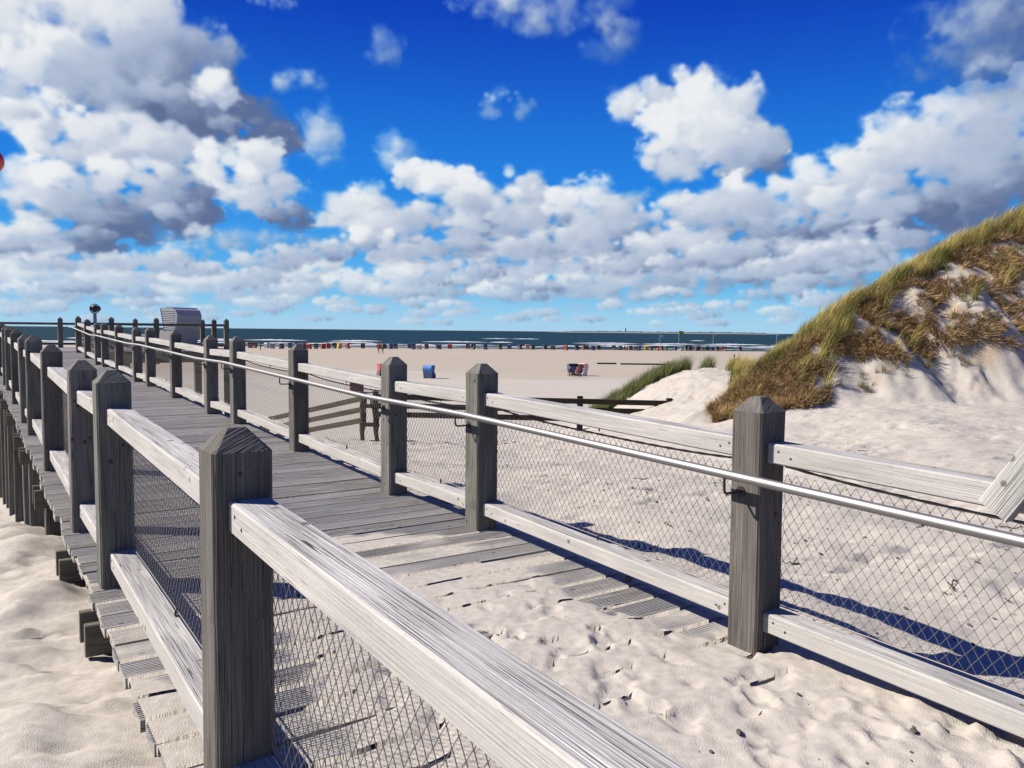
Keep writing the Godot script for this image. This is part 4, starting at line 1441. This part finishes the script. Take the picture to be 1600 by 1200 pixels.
func tread(u: float, v: float, turn: float) -> float:      # a shoe print: sole, heel and the pushed-up rim
	if absf(u) > 0.24 or absf(v) > 0.24:
		return 0.0
	var a := u * cos(turn) + v * sin(turn)
	var b := v * cos(turn) - u * sin(turn)
	var sole := sqrt(pow(a / 0.046, 2.0) + pow((b - 0.05) / 0.095, 2.0))
	var heel := sqrt(pow(a / 0.036, 2.0) + pow((b + 0.095) / 0.042, 2.0))
	var q := minf(sole, heel)
	return -0.016 * smoothstep(1.0, 0.75, q) + 0.007 * smoothstep(0.85, 1.05, q) * smoothstep(1.7, 1.1, q)

func blown(l: float, s: float) -> float:         # how far the blown sand stands above the planks
	var wob := n_wide.get_noise_2d(l * 9.0, s * 9.0)
	var cover := smoothstep(3.9, 2.7, s + 0.4 * wob) * smoothstep(0.9, 1.4, l + 0.2 * wob + maxf(0.0, 1.2 - s) * 0.5)
	var edge := smoothstep(2.40, 2.58, l - 0.12 * n_wide.get_noise_2d(s * 14.0, 4.0)) * smoothstep(2.0, 2.5, s)
	cover *= 1.0 - edge
	# a film that fills the grooves, thinning out up the ramp
	var t := lerpf(lerpf(-0.0026, -0.0002, smoothstep(0.9, 1.5, l + 0.2 * wob)), -0.009, smoothstep(4.2, 5.3, s + 0.5 * wob)) + 0.0026 * n_lump.get_noise_2d(l * 0.7, s * 2.5) - 0.0022 * edge
	t += cover * (0.020 + 0.009 * n_lump.get_noise_2d(l * 1.2, s * 1.2))
	var heap := smoothstep(2.2, 1.0, s) * smoothstep(1.5, 2.7, l)
	t += heap * (0.05 + 0.03 * n_lump.get_noise_2d(l * 2.4 + 9.0, s * 2.4))
	t += heap * 0.022 * smoothstep(0.15, 0.5, n_lump.get_noise_2d(l * 5.5, s * 5.5 + 60.0))
	t -= cover * 0.018 * smoothstep(0.1, 0.4, n_lump.get_noise_2d(l * 2.4, s * 2.4 + 31.0))
	t += cover * 0.004 * n_fine.get_noise_2d(l * 1.5, s * 1.5)
	t += 0.010 * smoothstep(0.72, 0.56, l) * smoothstep(3.4, 2.8, s + 0.4 * wob)
	for f in PRINTS:
		t += tread(l - f[1], s - f[0], f[2]) * smoothstep(0.002, 0.012, t)
	if l > 2.95:
		t -= (l - 2.95) * 0.35
	return t

func drift(l: float, s: float) -> float:         # its height relative to the eye
	var t := blown(l, s)
	# over the open joints it has trickled through
	var k := (s + 2.2) / PITCH
	var to := absf(k - floorf(k) - 0.5) * PITCH           # metres from the joint between two planks
	if to < 0.0145 and (l < 0.8 or t < 0.010 + 0.008 * n_lump.get_noise_2d(l * 1.5, floorf(k))):
		t = -0.03
	return deck(s) + t

func make_drift() -> void:
	var xs := axis([[0.468, 3.35, 0.022, 0.025]])
	var zs := PackedFloat32Array()
	var k := 42
	while k > -3:
		var joint := -2.2 + PITCH * (k + 0.5)
		for o in [0.014, 0.0, -0.014, -0.0155, -0.055, -0.0925, -0.13, -0.1695]:
			zs.append(-(joint + o))
		k -= 1
	var m := grid_mesh(xs, zs, func(l, z): return CY + drift(l, -z), func(_l, _z, _y): return Color(0.385, 0.364, 0.334),
		func(l, z): return Vector3(-(blown(l + 0.02, -z) - blown(l - 0.02, -z)) / 0.04, 1.0, (blown(l, -z + 0.02) - blown(l, -z - 0.02)) / 0.04 + 0.0).normalized())
	var o := put(m, "drifted_sand", M.sand, null, Transform3D(Basis(Vector3.UP, PSI), Vector3.ZERO))
	tag(o, "pale trodden sand blown over the near end of the boardwalk planks", "sand", "", "stuff")

func make_litter() -> void:
	var r := RandomNumberGenerator.new()
	r.seed = 88
	# a stone on the plank ends
	var st := MB.new()
	st.ball(Vector3.ZERO, Vector3(0.022, 0.017, 0.019), 9, 7)
	for i in st.v.size():
		st.v[i] *= 1.0 + 0.25 * n_lump.get_noise_3dv(st.v[i] * 60.0)
	tag(put(st.mesh(), "stone", plain(Color(0.09, 0.08, 0.07)), null, Transform3D(Basis(), at(3.14, 2.91, deck(3.14) + 0.012))), "small dark stone lying on the bare ribbed plank ends below the handrail", "stone")
	# twigs and wrack on the sand beyond the right-hand railing
	var spots := [[3.2, 5.9, 0.22], [2.75, 6.2, 0.28], [4.35, 4.4, 0.2], [3.75, 4.7, 0.14], [4.9, 5.6, 0.2], [5.3, 5.2, 0.17], [2.2, 4.5, 0.15], [1.7, 4.9, 0.2], [3.0, 4.2, 0.12], [1.4, 3.9, 0.13], [6.2, 6.0, 0.2], [4.0, 7.6, 0.35], [5.4, 8.6, 0.4], [2.6, 8.2, 0.3], [7.2, 5.4, 0.22], [0.9, 4.4, 0.16], [0.5, 3.8, 0.12], [3.9, 3.8, 0.12]]
	for p in spots:
		var b := MB.new()
		var n := 6
		var pts := PackedVector3Array()
		var rad := PackedFloat32Array()
		var dir := r.randf() * TAU
		var pos := at(p[0], p[1], 0)
		var x := pos.x
		var z := pos.z
		for i in n:
			pts.append(Vector3(x - pos.x, ground(x, z) - ground(pos.x, pos.z) + 0.006 + 0.02 * r.randf() * (i % 2), z - pos.z))
			rad.append(0.0055 * (1.0 - 0.11 * i))
			dir += r.randf_range(-0.6, 0.6)
			x += cos(dir) * p[2] / n
			z += sin(dir) * p[2] / n
		b.tube(pts, rad, 5)
		if r.randf() < 0.7:
			b.tube(PackedVector3Array([pts[2], pts[2] + Vector3(r.randf_range(-0.05, 0.05), 0.03, r.randf_range(-0.05, 0.05))]), PackedFloat32Array([0.004, 0.002]), 5)
		tag(put(b.mesh(), "twig", plain(Color(0.06, 0.045, 0.035)), null, Transform3D(Basis(), Vector3(pos.x, CY + ground(pos.x, pos.z), pos.z))), "thin dark twig lying on the trodden sand between railing and dune", "twig", "twigs on the sand beyond the railing")
	# crumbs of wrack, too many to count
	var cm := MB.new()
	cm.ball(Vector3.ZERO, Vector3(0.0045, 0.0025, 0.0035), 6, 4)
	for i in cm.v.size():
		cm.v[i] *= 1.0 + 0.5 * n_lump.get_noise_3dv(cm.v[i] * 300.0)
	var mm := MultiMesh.new()
	mm.transform_format = MultiMesh.TRANSFORM_3D
	mm.mesh = cm.mesh()
	mm.instance_count = 900
	for i in 900:
		var s := r.randf_range(-0.5, 9.0)
		var l := 3.2 + 6.0 * r.randf() * r.randf()
		if i % 12 == 0:
			s = r.randf_range(-0.6, 1.8)
			l = r.randf_range(1.6, 2.7)
		var p := at(s, l, 0)
		var y := ground(p.x, p.z) if l > 3.05 else drift(l, s)
		var k := 0.6 + 2.6 * pow(r.randf(), 3.0)
		mm.set_instance_transform(i, Transform3D(Basis(Vector3.UP, r.randf() * TAU).scaled(Vector3(k, k, k * 1.8)), Vector3(p.x, CY + y + 0.002, p.z)))
	var o := MultiMeshInstance3D.new()
	o.name = "wrack_crumbs"
	o.multimesh = mm
	o.material_override = plain(Color(0.05, 0.042, 0.035))
	add_child(o)
	tag(o, "dark crumbs of seaweed and shell scattered over the trodden sand", "debris", "", "stuff")

# ---------------------------------------------------------------- everything
func lap(what: String) -> void:
	print(what, " ", Time.get_ticks_msec() - t0, " ms")
	t0 = Time.get_ticks_msec()

func _ready() -> void:
	t0 = Time.get_ticks_msec()
	rng.seed = 2024
	for n in [n_lump, n_fine, n_wide, n_gully]:
		n.noise_type = FastNoiseLite.TYPE_SIMPLEX_SMOOTH
	n_lump.seed = 1
	n_lump.frequency = 1.6
	n_lump.fractal_octaves = 3
	n_fine.seed = 2
	n_fine.frequency = 9.0
	n_fine.fractal_octaves = 2
	n_wide.seed = 3
	n_wide.frequency = 0.14
	n_wide.fractal_octaves = 3
	n_gully.seed = 4
	n_gully.frequency = 0.55
	n_gully.fractal_octaves = 4

	var cam := Camera3D.new()
	cam.name = "camera"
	cam.fov = rad_to_deg(2.0 * atan(600.0 / 1248.16))
	cam.near = 0.05
	cam.far = 60000.0
	cam.position = Vector3(0, CY, 0)
	cam.rotation = Vector3(-0.0662, 0, 0.0101)
	add_child(cam)
	cam.current = true

	var env := Environment.new()
	env.background_mode = Environment.BG_SKY
	env.tonemap_mode = Environment.TONE_MAPPER_LINEAR
	env.tonemap_exposure = EXPO
	env.sdfgi_enabled = true
	env.ssao_enabled = true
	env.ssil_enabled = true
	var sk := PanoramaSkyMaterial.new()
	sk.panorama = make_sky()
	sk.energy_multiplier = 1.0
	env.sky = Sky.new()
	env.sky.sky_material = sk
	var we := WorldEnvironment.new()
	we.name = "world"
	we.environment = env
	add_child(we)
	lap("sky")

	var sun := DirectionalLight3D.new()
	sun.name = "sun"
	sun.light_energy = 1.6
	sun.light_angular_distance = 0.53
	sun.light_color = Color(1.0, 0.965, 0.91)
	sun.shadow_enabled = true
	add_child(sun)
	sun.look_at_from_position(Vector3(-1.207, 1.0, -0.085) * 50.0, Vector3.ZERO)

	make_materials()
	lap("materials")
	make_land()
	lap("land")
	make_boardwalk()
	make_drift()
	make_railing("railing", "grey timber railing with tan-laced wire netting and no steel handrail", 0.518, 0.665, M.rope)
	make_railing("railing", "grey timber railing with wire netting that carries the steel handrail", 2.724, 2.865, M.wire)
	make_handrail()
	make_platform()
	lap("walk")
	make_fence()
	make_beach()
	make_grass()
	make_litter()
	lap("rest")
